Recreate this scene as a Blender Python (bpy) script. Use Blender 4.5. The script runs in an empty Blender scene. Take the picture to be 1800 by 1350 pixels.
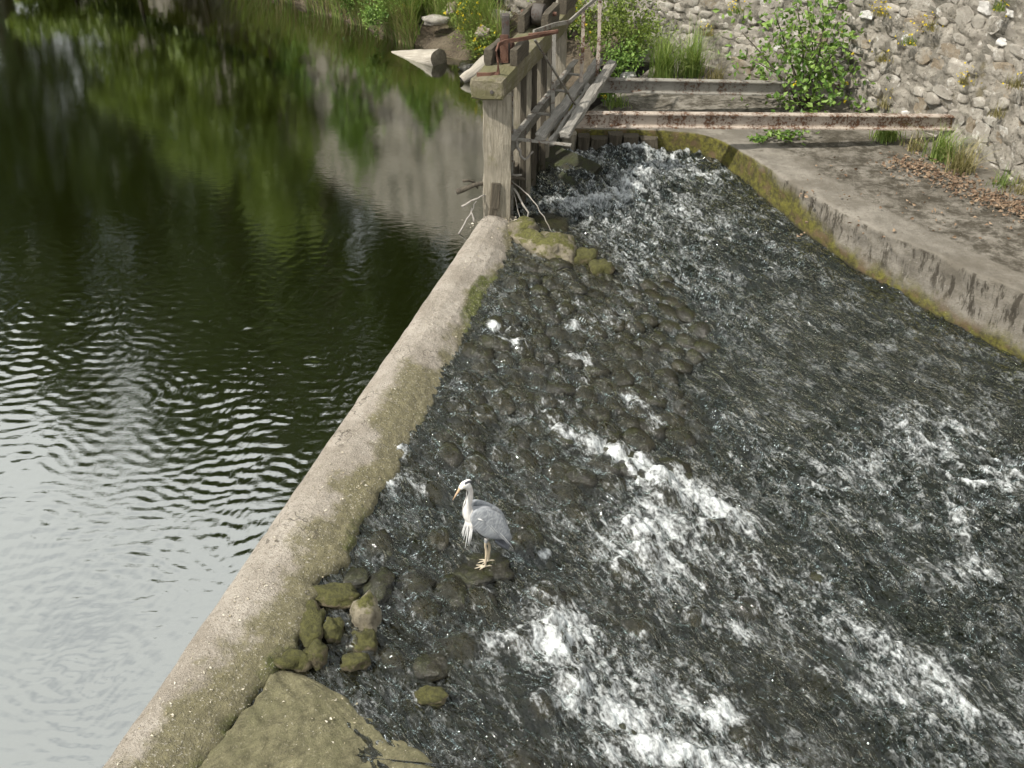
import bpy, bmesh, math, random
import numpy as np
from mathutils import Vector, Matrix, Euler, noise as mnoise

random.seed(7)
R = math.radians
S = bpy.context.scene
COL = S.collection

# ------------------------------------------------------------------ camera, sky, sun, exposure
PITCH = 33.0; FOC = 1900.0; ZC = 5.2
cam = bpy.data.cameras.new('camera'); cam_o = bpy.data.objects.new('camera', cam); COL.objects.link(cam_o)
cam_o.location = (0, 0, ZC); cam_o.rotation_euler = (R(90 - PITCH), 0, 0)
cam.sensor_width = 36; cam.lens = FOC / 1800 * 36; cam.clip_start = 0.1; cam.clip_end = 2000
S.camera = cam_o

SUN_EL = 50.0; SUN_AZ = (-0.86, -0.50)          # direction (x, y) towards the sun: left, a little behind the camera
world = bpy.data.worlds.new('World'); S.world = world; world.use_nodes = True
wn = world.node_tree; wn.nodes.clear()
sky = wn.nodes.new('ShaderNodeTexSky'); sky.sky_type = 'NISHITA'; sky.sun_disc = False
sky.sun_elevation = R(SUN_EL); sky.sun_rotation = math.atan2(SUN_AZ[0], SUN_AZ[1])
sky.air_density = 1.0; sky.dust_density = 2.0; sky.ozone_density = 1.0
tc = wn.nodes.new('ShaderNodeTexCoord'); mp = wn.nodes.new('ShaderNodeMapping'); mp.inputs['Scale'].default_value = (1, 1, 2.2)
wn.links.new(tc.outputs['Generated'], mp.inputs[0])
cn = wn.nodes.new('ShaderNodeTexNoise'); cn.inputs['Scale'].default_value = 2.2; cn.inputs['Detail'].default_value = 7; cn.inputs['Roughness'].default_value = .55
wn.links.new(mp.outputs[0], cn.inputs['Vector'])
cr = wn.nodes.new('ShaderNodeValToRGB'); cr.color_ramp.elements[0].position = .30; cr.color_ramp.elements[1].position = .52
wn.links.new(cn.outputs['Fac'], cr.inputs[0])
cm = wn.nodes.new('ShaderNodeMix'); cm.data_type = 'RGBA'; cm.inputs['B'].default_value = (11.2, 11.4, 11.2, 1)
wn.links.new(cr.outputs[0], cm.inputs['Factor']); wn.links.new(sky.outputs[0], cm.inputs['A'])
bg = wn.nodes.new('ShaderNodeBackground'); bg.inputs[1].default_value = 0.10
wn.links.new(cm.outputs['Result'], bg.inputs[0])
wo = wn.nodes.new('ShaderNodeOutputWorld'); wn.links.new(bg.outputs[0], wo.inputs[0])

sun = bpy.data.lights.new('sun', 'SUN'); sun_o = bpy.data.objects.new('sun', sun); COL.objects.link(sun_o)
sun.energy = 4.3; sun.angle = R(1.2); sun.color = (1.0, 0.95, 0.87)
sd = Vector((SUN_AZ[0], SUN_AZ[1], 0)).normalized() * math.cos(R(SUN_EL)); sd.z = math.sin(R(SUN_EL))
sun_o.rotation_euler = sd.to_track_quat('Z', 'Y').to_euler(); sun_o.location = (-20, -12, 30)

S.view_settings.view_transform = 'Standard'; S.view_settings.look = 'None'
S.view_settings.exposure = 0.32; S.view_settings.gamma = 1.0; S.view_settings.use_curve_mapping = False
S.cycles.max_bounces = 4; S.cycles.glossy_bounces = 3; S.cycles.diffuse_bounces = 3; S.cycles.transparent_max_bounces = 6; S.cycles.use_adaptive_sampling = True; S.cycles.adaptive_threshold = .03; S.cycles.use_denoising = True
S.cycles.caustics_reflective = False; S.cycles.caustics_refractive = False

# ------------------------------------------------------------------ helpers
_th = R(PITCH)
def at(u, v, z=0.0):
    """point of the photograph on the level z, in metres"""
    x = (u - 900) / FOC; w = (675 - v) / FOC
    d = (x, math.cos(_th) + w * math.sin(_th), -math.sin(_th) + w * math.cos(_th))
    t = (z - ZC) / d[2]
    return Vector((d[0] * t, d[1] * t, z))

def tag(o, label=None, cat=None, group=None, kind=None):
    if label: o['label'] = label
    if cat: o['category'] = cat
    if group: o['group'] = group
    if kind: o['kind'] = kind
    return o

def link(o, parent=None):
    COL.objects.link(o)
    if parent is not None: o.parent = parent
    return o

def empty(name, loc=(0, 0, 0), rz=0.0):
    o = bpy.data.objects.new(name, None); link(o); o.location = loc; o.rotation_euler = (0, 0, rz); o.empty_display_size = .1
    return o

def npmesh(name, V, F, mat, parent=None, smooth=True, attrs=None, loc=None):
    """mesh object from numpy vertices and a list of equal-length faces"""
    me = bpy.data.meshes.new(name)
    V = np.asarray(V, dtype=np.float32); F = np.asarray(F, dtype=np.int32)
    n = F.shape[1]
    me.vertices.add(len(V)); me.vertices.foreach_set('co', V.ravel())
    me.loops.add(F.size); me.loops.foreach_set('vertex_index', F.ravel())
    me.polygons.add(len(F))
    me.polygons.foreach_set('loop_start', np.arange(0, F.size, n, dtype=np.int32))
    me.polygons.foreach_set('loop_total', np.full(len(F), n, dtype=np.int32))
    me.polygons.foreach_set('use_smooth', np.full(len(F), smooth, dtype=bool))
    me.update(calc_edges=True); me.validate()
    for k, a in (attrs or {}).items():
        at_ = me.attributes.new(k, 'FLOAT', 'POINT'); at_.data.foreach_set('value', np.asarray(a, dtype=np.float32).ravel())
    if mat: me.materials.append(mat)
    o = bpy.data.objects.new(name, me); link(o, parent)
    if loc is not None: o.location = loc
    return o

def bmobj(name, bm, mat, parent=None, smooth=False, bevel=0.0):
    me = bpy.data.meshes.new(name)
    if bevel: bmesh.ops.bevel(bm, geom=list(bm.edges), offset=bevel, segments=2, affect='EDGES', clamp_overlap=True)
    bmesh.ops.recalc_face_normals(bm, faces=bm.faces)
    bm.to_mesh(me); bm.free()
    for p in me.polygons: p.use_smooth = smooth
    if mat: me.materials.append(mat)
    return link(bpy.data.objects.new(name, me), parent)

def gridF(nr, nc):
    i = np.arange(nr * nc).reshape(nr, nc)
    return np.stack([i[:-1, :-1], i[:-1, 1:], i[1:, 1:], i[1:, :-1]], -1).reshape(-1, 4)

_rs = np.random.RandomState(11)
_perm = _rs.permutation(4096)
_ga = _rs.rand(4096) * 2 * np.pi
_gx, _gy = np.cos(_ga), np.sin(_ga)
def pn(x, y, seed=0):
    x = np.asarray(x, float) + seed * 17.31; y = np.asarray(y, float) + seed * 9.77
    xi = np.floor(x).astype(int); yi = np.floor(y).astype(int); xf = x - xi; yf = y - yi
    def g(a, b, dx, dy):
        h = _perm[(_perm[a & 4095] + b) & 4095]
        return _gx[h] * dx + _gy[h] * dy
    u = xf ** 3 * (xf * (xf * 6 - 15) + 10); v = yf ** 3 * (yf * (yf * 6 - 15) + 10)
    a = g(xi, yi, xf, yf); b = g(xi + 1, yi, xf - 1, yf); c = g(xi, yi + 1, xf, yf - 1); d = g(xi + 1, yi + 1, xf - 1, yf - 1)
    return 1.5 * ((a + (b - a) * u) * (1 - v) + (c + (d - c) * u) * v)
def fbm(x, y, seed=0, octv=4, gain=.5):
    s = 0; a = 1.0; f = 1.0
    for k in range(octv):
        s = s + a * pn(x * f, y * f, seed + k); a *= gain; f *= 2.03
    return s
def ridge(x, y, seed=0, octv=3, gain=.55):
    s = 0; a = 1.0; f = 1.0
    for k in range(octv):
        s = s + a * (1 - 2.2 * np.abs(pn(x * f, y * f, seed + k))); a *= gain; f *= 2.03
    return s
def sstep(a, b, x):
    t = np.clip((x - a) / (b - a), 0, 1); return t * t * (3 - 2 * t)

def catmull(P, n):
    P = [Vector(p) for p in P]; P = [P[0] * 2 - P[1]] + P + [P[-1] * 2 - P[-2]]
    out = []
    for i in range(1, len(P) - 2):
        for k in range(n):
            t = k / n; a, b, c, d = P[i - 1:i + 3]
            out.append(0.5 * ((2 * b) + (c - a) * t + (2 * a - 5 * b + 4 * c - d) * t * t + (3 * b - a - 3 * c + d) * t ** 3))
    out.append(P[-2]); return out

# --- node helpers
class NT:
    def __init__(self, name, rough=.8):
        self.m = bpy.data.materials.new(name); self.m.use_nodes = True; self.t = self.m.node_tree
        self.b = self.t.nodes['Principled BSDF']; self.out = self.t.nodes['Material Output']
        self.b.inputs['Roughness'].default_value = rough
    def n(self, typ): return self.t.nodes.new(typ)
    def put(self, sock, v):
        if isinstance(v, bpy.types.NodeSocket): self.t.links.new(v, sock)
        elif isinstance(v, (tuple, list)) and len(v) == 3 and sock.type == 'RGBA': sock.default_value = (*v, 1)
        else: sock.default_value = v
    def pos(self): return self.n('ShaderNodeNewGeometry').outputs['Position']
    def obj(self): return self.n('ShaderNodeTexCoord').outputs['Object']
    def rnd(self): return self.n('ShaderNodeObjectInfo').outputs['Random']
    def attr(self, name):
        a = self.n('ShaderNodeAttribute'); a.attribute_name = name; return a.outputs['Fac']
    def map(self, vec, scale=(1, 1, 1), rot=(0, 0, 0), loc=(0, 0, 0)):
        if any(rot):                                     # turn first, then stretch
            q = self.n('ShaderNodeMapping'); self.put(q.inputs[0], vec); q.inputs['Rotation'].default_value = rot; vec = q.outputs[0]
        m = self.n('ShaderNodeMapping'); self.put(m.inputs[0], vec); m.inputs['Scale'].default_value = scale
        self.put(m.inputs['Location'], loc); return m.outputs[0]
    def noise(self, vec, scale, detail=5, rough=.6, dist=0.0):
        n = self.n('ShaderNodeTexNoise'); self.put(n.inputs['Vector'], vec)
        n.inputs['Scale'].default_value = scale; n.inputs['Detail'].default_value = detail
        n.inputs['Roughness'].default_value = rough; n.inputs['Distortion'].default_value = dist
        return n.outputs['Fac']
    def voro(self, vec, scale, feature='F1', out='Distance'):
        n = self.n('ShaderNodeTexVoronoi'); n.feature = feature; self.put(n.inputs['Vector'], vec)
        n.inputs['Scale'].default_value = scale; return n.outputs[out]
    def ramp(self, fac, a, b):
        r = self.n('ShaderNodeMapRange'); r.interpolation_type = 'SMOOTHSTEP'; self.put(r.inputs[0], fac)
        r.inputs[1].default_value = a; r.inputs[2].default_value = b; return r.outputs[0]
    def mix(self, fac, a, b, mode='MIX'):
        m = self.n('ShaderNodeMix'); m.data_type = 'RGBA'; m.blend_type = mode
        self.put(m.inputs['Factor'], fac); self.put(m.inputs['A'], a); self.put(m.inputs['B'], b); return m.outputs['Result']
    def math(self, op, a, b=0.0, clamp=False):
        m = self.n('ShaderNodeMath'); m.operation = op; m.use_clamp = clamp; self.put(m.inputs[0], a); self.put(m.inputs[1], b); return m.outputs[0]
    def sepz(self, vec, k='Z'):
        s = self.n('ShaderNodeSeparateXYZ'); self.put(s.inputs[0], vec); return s.outputs[k]
    def bump(self, h, strength=.5, dist=.02, normal=None):
        b = self.n('ShaderNodeBump'); self.put(b.inputs['Height'], h); b.inputs['Strength'].default_value = strength
        b.inputs['Distance'].default_value = dist
        if normal: self.put(b.inputs['Normal'], normal)
        return b.outputs[0]
    def col(self, c): self.put(self.b.inputs['Base Color'], c); return self
    def set(self, k, v): self.put(self.b.inputs[k], v); return self
MATS = {}

def m_concrete():
    g = NT('weathered_concrete', .9); p = g.pos(); u = g.attr('side')
    n1 = g.noise(p, 2.2, 6, .6); n2 = g.noise(p, 22, 6, .7); n3 = g.noise(p, 120, 3, .7)
    c = g.mix(g.ramp(n1, .35, .65), (.25, .218, .175), (.37, .33, .277))
    c = g.mix(g.ramp(n2, .48, .72), c, (.20, .17, .13))
    # olive algae film, thicker towards the wet side
    f = g.math('ADD', g.math('MULTIPLY', g.noise(p, 1.7, 7, .68), 1.5), g.math('MULTIPLY', u, .75))
    alg = g.ramp(f, .94, 1.14)
    ac = g.mix(g.ramp(n2, .3, .7), (.095, .085, .040), (.185, .165, .085))
    c = g.mix(g.math('MULTIPLY', alg, .9), c, ac)
    ms = g.ramp(g.math('ADD', g.math('MULTIPLY', g.noise(p, 3.3, 6, .65), .9), g.math('ADD', u, g.attr('green'))), 1.20, 1.42)
    c = g.mix(ms, c, g.mix(g.ramp(n2, .35, .65), (.050, .056, .012), (.125, .14, .032)))
    c = g.mix(g.ramp(n3, .62, .76), c, (.08, .07, .045))
    ck = g.n('ShaderNodeVectorMath'); ck.operation = 'ADD'; g.put(ck.inputs[0], p); nz_ = g.n('ShaderNodeTexNoise'); nz_.inputs['Scale'].default_value = 5; g.put(nz_.inputs['Vector'], p); g.put(ck.inputs[1], nz_.outputs['Color'])
    crk = g.math('MULTIPLY', g.ramp(g.voro(ck.outputs[0], 1.1, 'DISTANCE_TO_EDGE'), .012, .004), g.ramp(g.noise(p, 1.1, 2), .45, .6))
    c = g.mix(g.math('MULTIPLY', crk, .8), c, (.05, .04, .028))
    c = g.mix(g.math('MULTIPLY', g.ramp(g.math('ADD', g.sepz(p), g.math('MULTIPLY', g.math('SUBTRACT', n1, .5), .06)), .055, .03), g.ramp(u, .25, .1)), c, (.045, .042, .025))
    sp = g.math('MULTIPLY', g.ramp(g.voro(p, 34), .13, .07), g.ramp(g.noise(p, 9, 3), .48, .62))
    c = g.mix(sp, c, (.58, .54, .46))
    s1 = g.noise(p, 62, 2, .6); s2 = g.noise(p, 85, 2, .6)
    c = g.mix(g.math('MULTIPLY', g.ramp(s1, .60, .68), .55), c, (.50, .46, .39)); c = g.mix(g.math('MULTIPLY', g.ramp(s2, .60, .67), .6), c, (.075, .062, .04))
    g.col(c); h = g.math('ADD', g.math('ADD', n2, g.math('ADD', g.math('MULTIPLY', n3, .55), g.math('MULTIPLY', s1, .9))), g.math('MULTIPLY', g.ramp(g.noise(p, 55, 3), .55, .8), .4))
    g.set('Normal', g.bump(h, .9, .016)); return g.m
def m_algae():
    g = NT('algae_covered_concrete', .85); p = g.pos(); u = g.attr('side')
    st = g.map(p, (14, 5, 10), (0, 0, .9)); n1 = g.noise(p, 3.5, 6, .65); n2 = g.noise(st, 1.6, 6, .72); n3 = g.noise(p, 90, 3, .7)
    c = g.mix(g.ramp(n2, .3, .7), (.075, .068, .034), (.185, .168, .092))
    c = g.mix(g.ramp(n1, .45, .65), c, (.12, .112, .056))
    c = g.mix(g.ramp(g.math('ADD', n1, g.math('MULTIPLY', u, .5)), .75, 1.0), c, (.045, .042, .018))
    c = g.mix(g.ramp(n3, .6, .75), c, (.05, .045, .02))
    sp = g.math('MULTIPLY', g.ramp(g.voro(p, 30), .12, .06), g.ramp(g.noise(p, 8, 3), .5, .62))
    c = g.mix(sp, c, (.5, .46, .38))
    s1 = g.noise(p, 62, 2, .6); s2 = g.noise(p, 85, 2, .6)
    c = g.mix(g.math('MULTIPLY', g.ramp(s1, .60, .68), .3), c, (.34, .31, .22)); c = g.mix(g.math('MULTIPLY', g.ramp(s2, .60, .67), .6), c, (.075, .062, .04))
    g.col(c)
    g.set('Normal', g.bump(g.math('ADD', n2, g.math('MULTIPLY', n3, .4)), .9, .02)); return g.m
def m_channel():
    g = NT('channel_concrete', .92); p = g.pos(); f = g.attr('face'); hgt = g.attr('hgt')   # face: 1 on the upright side; hgt: metres above the water
    n1 = g.noise(p, 2.4, 6, .65); n2 = g.noise(p, 16, 6, .7); n3 = g.noise(p, 80, 3, .7)
    c = g.mix(g.ramp(n1, .35, .65), (.145, .13, .105), (.25, .228, .19))
    c = g.mix(g.ramp(n2, .5, .72), c, (.135, .12, .092))
    # dark lichen / moss carpet on the flat top
    c = g.mix(g.math('MULTIPLY', g.ramp(g.noise(p, 1.1, 5, .7), .45, .65), .55), c, (.10, .085, .062))
    dk = g.math('MULTIPLY', g.ramp(g.math('ADD', g.math('MULTIPLY', n1, .9), g.math('MULTIPLY', g.attr('dark'), .6)), .56, .74), g.ramp(g.math('ADD', g.noise(p, 5.5, 7, .75), g.math('MULTIPLY', n2, .25)), .50, .74))
    c = g.mix(dk, c, (.048, .04, .026))
    vs = g.noise(g.map(p, (9, 9, 2.2)), 1.3, 5, .7)
    blot = g.math('MULTIPLY', g.math('MULTIPLY', f, g.ramp(vs, .50, .60)), g.ramp(g.noise(p, 1.3, 3), .36, .5))
    c = g.mix(g.math('MULTIPLY', blot, g.ramp(hgt, .12, .25)), c, (.05, .042, .03))
    band = g.ramp(g.math('ADD', g.attr('mosshgt'), g.math('MULTIPLY', g.math('SUBTRACT', n1, .5), .5)), .30, .06)
    mc = g.mix(g.ramp(n2, .35, .65), (.045, .04, .010), (.14, .13, .020))
    mc = g.mix(g.ramp(g.noise(p, 5, 4), .5, .65), mc, (.11, .075, .035))
    c = g.mix(g.math('MULTIPLY', f, band), c, mc)
    wet = g.ramp(hgt, .06, .0)
    c = g.mix(g.math('MULTIPLY', f, wet), c, (.02, .018, .01))
    c = g.mix(g.ramp(n3, .62, .78), c, (.09, .08, .06))
    sp = g.math('MULTIPLY', g.ramp(g.voro(p, 26), .11, .06), g.ramp(g.noise(p, 7, 3), .5, .62))
    c = g.mix(sp, c, (.52, .5, .45)); g.col(c)
    g.set('Normal', g.bump(g.math('ADD', n2, g.math('MULTIPLY', n3, .5)), .9, .022)); return g.m
def m_wall():
    g = NT('wall_mortar', .95); p = g.pos()
    n1 = g.noise(p, 3, 6, .65); n2 = g.noise(p, 18, 6, .7); n3 = g.noise(p, 70, 3, .7)
    c = g.mix(g.ramp(n1, .35, .65), (.27, .245, .20), (.46, .42, .355)); c = g.mix(g.math('MULTIPLY', g.ramp(n2, .52, .68), .8), c, (.12, .105, .08))
    c = g.mix(g.ramp(g.math('ADD', g.voro(p, 6.5), g.math('MULTIPLY', n2, .35)), .36, .24), c, (.58, .55, .49))
    c = g.mix(g.ramp(n3, .6, .75), c, (.07, .06, .045)); c = g.mix(g.math('MULTIPLY', g.ramp(g.noise(p, 5, 5), .6, .7), .7), c, (.15, .12, .045))
    stn = g.noise(g.map(p, (3.5, 3.5, .45)), 1.0, 5, .65); c = g.mix(g.math('MULTIPLY', g.ramp(stn, .46, .62), .55), c, (.10, .095, .075))
    g.col(c); g.set('Normal', g.bump(g.math('ADD', n2, g.math('MULTIPLY', n3, .6)), 1, .05)); return g.m
def m_stone(name, a, b, rough=.92, moss=None, mossamt=.5, wet=False, lichen=0.0, bstr=.9):
    g = NT(name, rough); p = g.pos(); r = g.rnd()
    n1 = g.noise(p, 7, 6, .65); n2 = g.noise(p, 34, 5, .7); n3 = g.noise(p, 110, 3, .7)
    c = g.mix(g.ramp(n1, .32, .68), a, b)
    c = g.mix(g.math('MULTIPLY', r, .5), c, tuple(x * .55 for x in a))
    c = g.mix(g.ramp(n2, .52, .72), c, tuple(x * .45 for x in a))
    if lichen: c = g.mix(g.math('MULTIPLY', g.ramp(g.math('ADD', n1, g.math('MULTIPLY', g.noise(p, 24, 4), .5)), .92 - lichen * .2, 1.0 - lichen * .2), .9), c, (.55, .53, .48))
    if name.startswith('wall'): c = g.mix(g.math('MULTIPLY', g.ramp(g.noise(p, 4.2, 7, .72), .45, .6), .8 if 'white' not in name else .25), c, g.mix(n2, (.22, .20, .165), (.46, .43, .37)))
    if moss:
        up = g.sepz(g.n('ShaderNodeNewGeometry').outputs['Normal'])
        mf = g.ramp(g.math('ADD', g.math('MULTIPLY', up, .22), g.noise(p, 9, 5, .65)), .92 - mossamt, 1.08 - mossamt)
        c = g.mix(mf, c, g.mix(g.ramp(n2, .35, .65), tuple(x * .5 for x in moss), moss))
    c = g.mix(g.math('MULTIPLY', g.ramp(n3, .62, .76), .7), c, tuple(x * .3 for x in a))
    g.col(c); g.set('Normal', g.bump(g.math('ADD', n2, g.math('MULTIPLY', n3, .5)), bstr, .02))
    if wet: g.set('Specular IOR Level', .6)
    return g.m
def m_wood(name, a, b, axis_scale=(26, 2.0, 26), moss=0.0, rough=.88, tint=(.13, .14, .05)):
    g = NT(name, rough); p = g.obj()
    gr = g.noise(g.map(p, axis_scale), 1.6, 6, .7, .6); n1 = g.noise(p, 4, 5, .6); n3 = g.noise(p, 60, 3, .7)
    c = g.mix(g.ramp(gr, .3, .7), a, b); c = g.mix(g.ramp(n1, .4, .7), c, tuple((x + y) * .42 for x, y in zip(a, b)))
    if moss: c = g.mix(g.math('MULTIPLY', g.ramp(g.noise(p, 3, 6, .7), .75 - moss * .45, .9 - moss * .45), .85), c, g.mix(n3, tuple(x * .6 for x in tint), tint))
    c = g.mix(g.math('MULTIPLY', g.ramp(gr, .62, .72), .8), c, tuple(x * .3 for x in a))
    g.col(c); g.set('Normal', g.bump(g.math('ADD', gr, g.math('MULTIPLY', n3, .25)), .9, .02)); return g.m
def m_iron(name, paint, rust, amt):
    g = NT(name, .75); p = g.obj()
    n1 = g.noise(p, 5, 6, .65); n2 = g.noise(p, 30, 5, .75); n3 = g.noise(g.map(p, (1, 1, 6)), 8, 4)
    c = g.mix(g.ramp(n1, .3, .7), paint, tuple(x * .72 for x in paint))
    rc = g.mix(g.ramp(n2, .35, .65), tuple(x * .45 for x in rust), rust)
    f = g.ramp(g.math('ADD', g.math('MULTIPLY', n1, .5), g.math('MULTIPLY', n2, .65)), .78 - amt * .35, .86 - amt * .35)
    c = g.mix(f, c, rc); c = g.mix(g.math('MULTIPLY', g.ramp(n3, .6, .75), .6), c, tuple(x * .25 for x in rust))
    g.col(c); g.set('Normal', g.bump(g.math('ADD', n2, f), .6, .006)); return g.m
def m_leaf(name, a, b, trans=.25, rough=.5):
    g = NT(name, rough); v = g.attr('var')
    c = g.mix(v, a, b); g.col(c)
    tr = g.n('ShaderNodeBsdfTranslucent'); g.put(tr.inputs[0], g.mix(.5, c, (.25, .35, .04)))
    mx = g.n('ShaderNodeMixShader'); mx.inputs[0].default_value = trans
    g.t.links.new(g.b.outputs[0], mx.inputs[1]); g.t.links.new(tr.outputs[0], mx.inputs[2]); g.t.links.new(mx.outputs[0], g.out.inputs[0])
    g.set('Specular IOR Level', .35); return g.m
def m_plain(name, a, rough=.7, var=.35, scale=30):
    g = NT(name, rough); p = g.obj(); g.col(g.mix(g.math('MULTIPLY', g.noise(p, scale, 4), 1.0), tuple(x * (1 - var) for x in a), tuple(x * (1 + var * .6) for x in a))); return g.m
def m_soil():
    g = NT('muddy_soil', .95); p = g.pos(); n1 = g.noise(p, 2.5, 6, .65); n2 = g.noise(p, 20, 5, .7)
    c = g.mix(g.ramp(n1, .35, .65), (.075, .055, .035), (.16, .13, .085)); c = g.mix(g.ramp(n2, .5, .7), c, (.04, .03, .02))
    g.col(c); g.set('Normal', g.bump(g.math('ADD', n1, n2), 1, .06)); return g.m
def m_pond():
    g = NT('pond_water_surface'); p = g.pos()
    gl = g.n('ShaderNodeBsdfGlossy'); gl.inputs['Roughness'].default_value = .015; g.put(gl.inputs['Color'], (.98, 1.0, .98))
    tr = g.n('ShaderNodeBsdfTransparent'); g.put(tr.inputs['Color'], (.36, .40, .19))
    lw = g.n('ShaderNodeLayerWeight'); lw.inputs['Blend'].default_value = .5
    fac = g.math('ADD', .385, g.math('MULTIPLY', g.math('POWER', lw.outputs['Facing'], 3.0), .45))
    h = g.noise(g.map(p, (10, 26, 1), (0, 0, .12)), 1.0, 4, .55)
    g.put(gl.inputs['Normal'], g.bump(h, .12, .006))
    mx = g.n('ShaderNodeMixShader'); g.put(mx.inputs[0], fac)
    g.t.links.new(tr.outputs[0], mx.inputs[1]); g.t.links.new(gl.outputs[0], mx.inputs[2]); g.t.links.new(mx.outputs[0], g.out.inputs[0])
    return g.m
def m_rapid():
    g = NT('rushing_water'); p = g.pos(); fm = g.attr('foam'); sh = g.attr('shallow')
    fl = (0, 0, R(58))                                                # x' runs with the current
    f1 = g.noise(g.map(p, (3.6, 9.5, 6), fl), 1.0, 3, .55, 1.6)       # streaks along the flow
    f3 = g.noise(g.map(p, (1, 1.35, 1), fl), 9.5, 2.5, .55, .9)       # chop
    f2 = g.noise(g.map(p, (1, 1.6, 1), fl), 30, 3, .65)               # bubbles
    f4 = g.noise(g.map(p, (1.8, 12, 6), fl), 1.0, 3.5, .62, .6)          # long foam streaks
    patch = g.ramp(g.noise(g.map(p, (1, 2.4, 1), fl), 1.3, 5, .65, .5), .40, .60)
    br = g.math('ADD', g.math('MULTIPLY', f4, .45), g.math('ADD', g.math('MULTIPLY', f2, .40), g.math('MULTIPLY', f3, .40)))   # mean .62
    strk = g.math('MULTIPLY', g.ramp(f4, .58, .80), g.math("MULTIPLY", patch, .12))
    fk = g.math('ADD', g.math('ADD', fm, strk), g.math('MULTIPLY', g.math('SUBTRACT', br, .62), 3.6))
    k = g.math('MULTIPLY', g.ramp(fk, .30, 1.55), .92)
    f5 = g.noise(g.map(p, (1, 1.5, 1), fl), 6.5, 3, .6, 1.0); f6 = g.noise(g.map(p, (1, 1.8, 1), fl), 2.6, 4, .65, .6)
    lace = g.math('MULTIPLY', g.math('SUBTRACT', 1.0, g.math('MULTIPLY', g.math('ABSOLUTE', g.math('SUBTRACT', f5, .5)), 11.0), True), g.ramp(f6, .46, .64))   # thin curls of entrained air, with glints on the water painted in
    lace = g.math('MULTIPLY', g.math('MULTIPLY', lace, g.ramp(f2, .30, .62)), g.math('ADD', .15, g.math('MULTIPLY', fm, 1.0)), True)
    k = g.math('MAXIMUM', k, g.math('MULTIPLY', lace, g.math('SUBTRACT', 1.0, g.math('MULTIPLY', sh, .95), True)))
    dc = g.mix(g.ramp(f3, .35, .65), (.003, .0036, .002), (.009, .0098, .005))
    dc = g.mix(g.math('MULTIPLY', sh, .8), dc, g.mix(g.ramp(f3, .4, .62), (.012, .010, .005), (.030, .024, .010)))
    df = g.n('ShaderNodeBsdfDiffuse'); g.put(df.inputs['Color'], dc)
    gl = g.n('ShaderNodeBsdfGlossy'); gl.inputs['Roughness'].default_value = .035; g.put(gl.inputs['Color'], (.90, .96, .95))
    rufl = g.math('ADD', .40, g.math('MULTIPLY', patch, .60))
    hh = g.math('ADD', f1, g.math('ADD', g.math('MULTIPLY', f3, 1.1), g.math('MULTIPLY', f2, .03)))
    nb = g.bump(g.math('MULTIPLY', g.math('MULTIPLY', hh, rufl), g.math('SUBTRACT', 1.0, g.math('MULTIPLY', sh, .72))), 1.0, .08)
    g.put(gl.inputs['Normal'], nb)
    lw = g.n('ShaderNodeLayerWeight'); lw.inputs['Blend'].default_value = .5; g.put(lw.inputs['Normal'], nb)
    fac = g.math('ADD', .035, g.math('MULTIPLY', g.math('POWER', lw.outputs['Facing'], 3.4), 1.6), True)
    tp = g.n('ShaderNodeBsdfTransparent'); g.put(tp.inputs['Color'], (.72, .68, .52)); m0 = g.n('ShaderNodeMixShader'); g.put(m0.inputs[0], g.math('MULTIPLY', sh, .8, True))
    g.t.links.new(df.outputs[0], m0.inputs[1]); g.t.links.new(tp.outputs[0], m0.inputs[2])
    m1 = g.n('ShaderNodeMixShader'); g.put(m1.inputs[0], fac); g.t.links.new(m0.outputs[0], m1.inputs[1]); g.t.links.new(gl.outputs[0], m1.inputs[2])
    fo = g.n('ShaderNodeBsdfDiffuse'); g.put(fo.inputs['Color'], (.70, .725, .72)); g.put(fo.inputs['Normal'], g.bump(g.math('ADD', f2, f3), .7, .03))
    m2 = g.n('ShaderNodeMixShader'); g.put(m2.inputs[0], k); g.t.links.new(m1.outputs[0], m2.inputs[1]); g.t.links.new(fo.outputs[0], m2.inputs[2])
    g.t.links.new(m2.outputs[0], g.out.inputs[0]); return g.m

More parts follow.
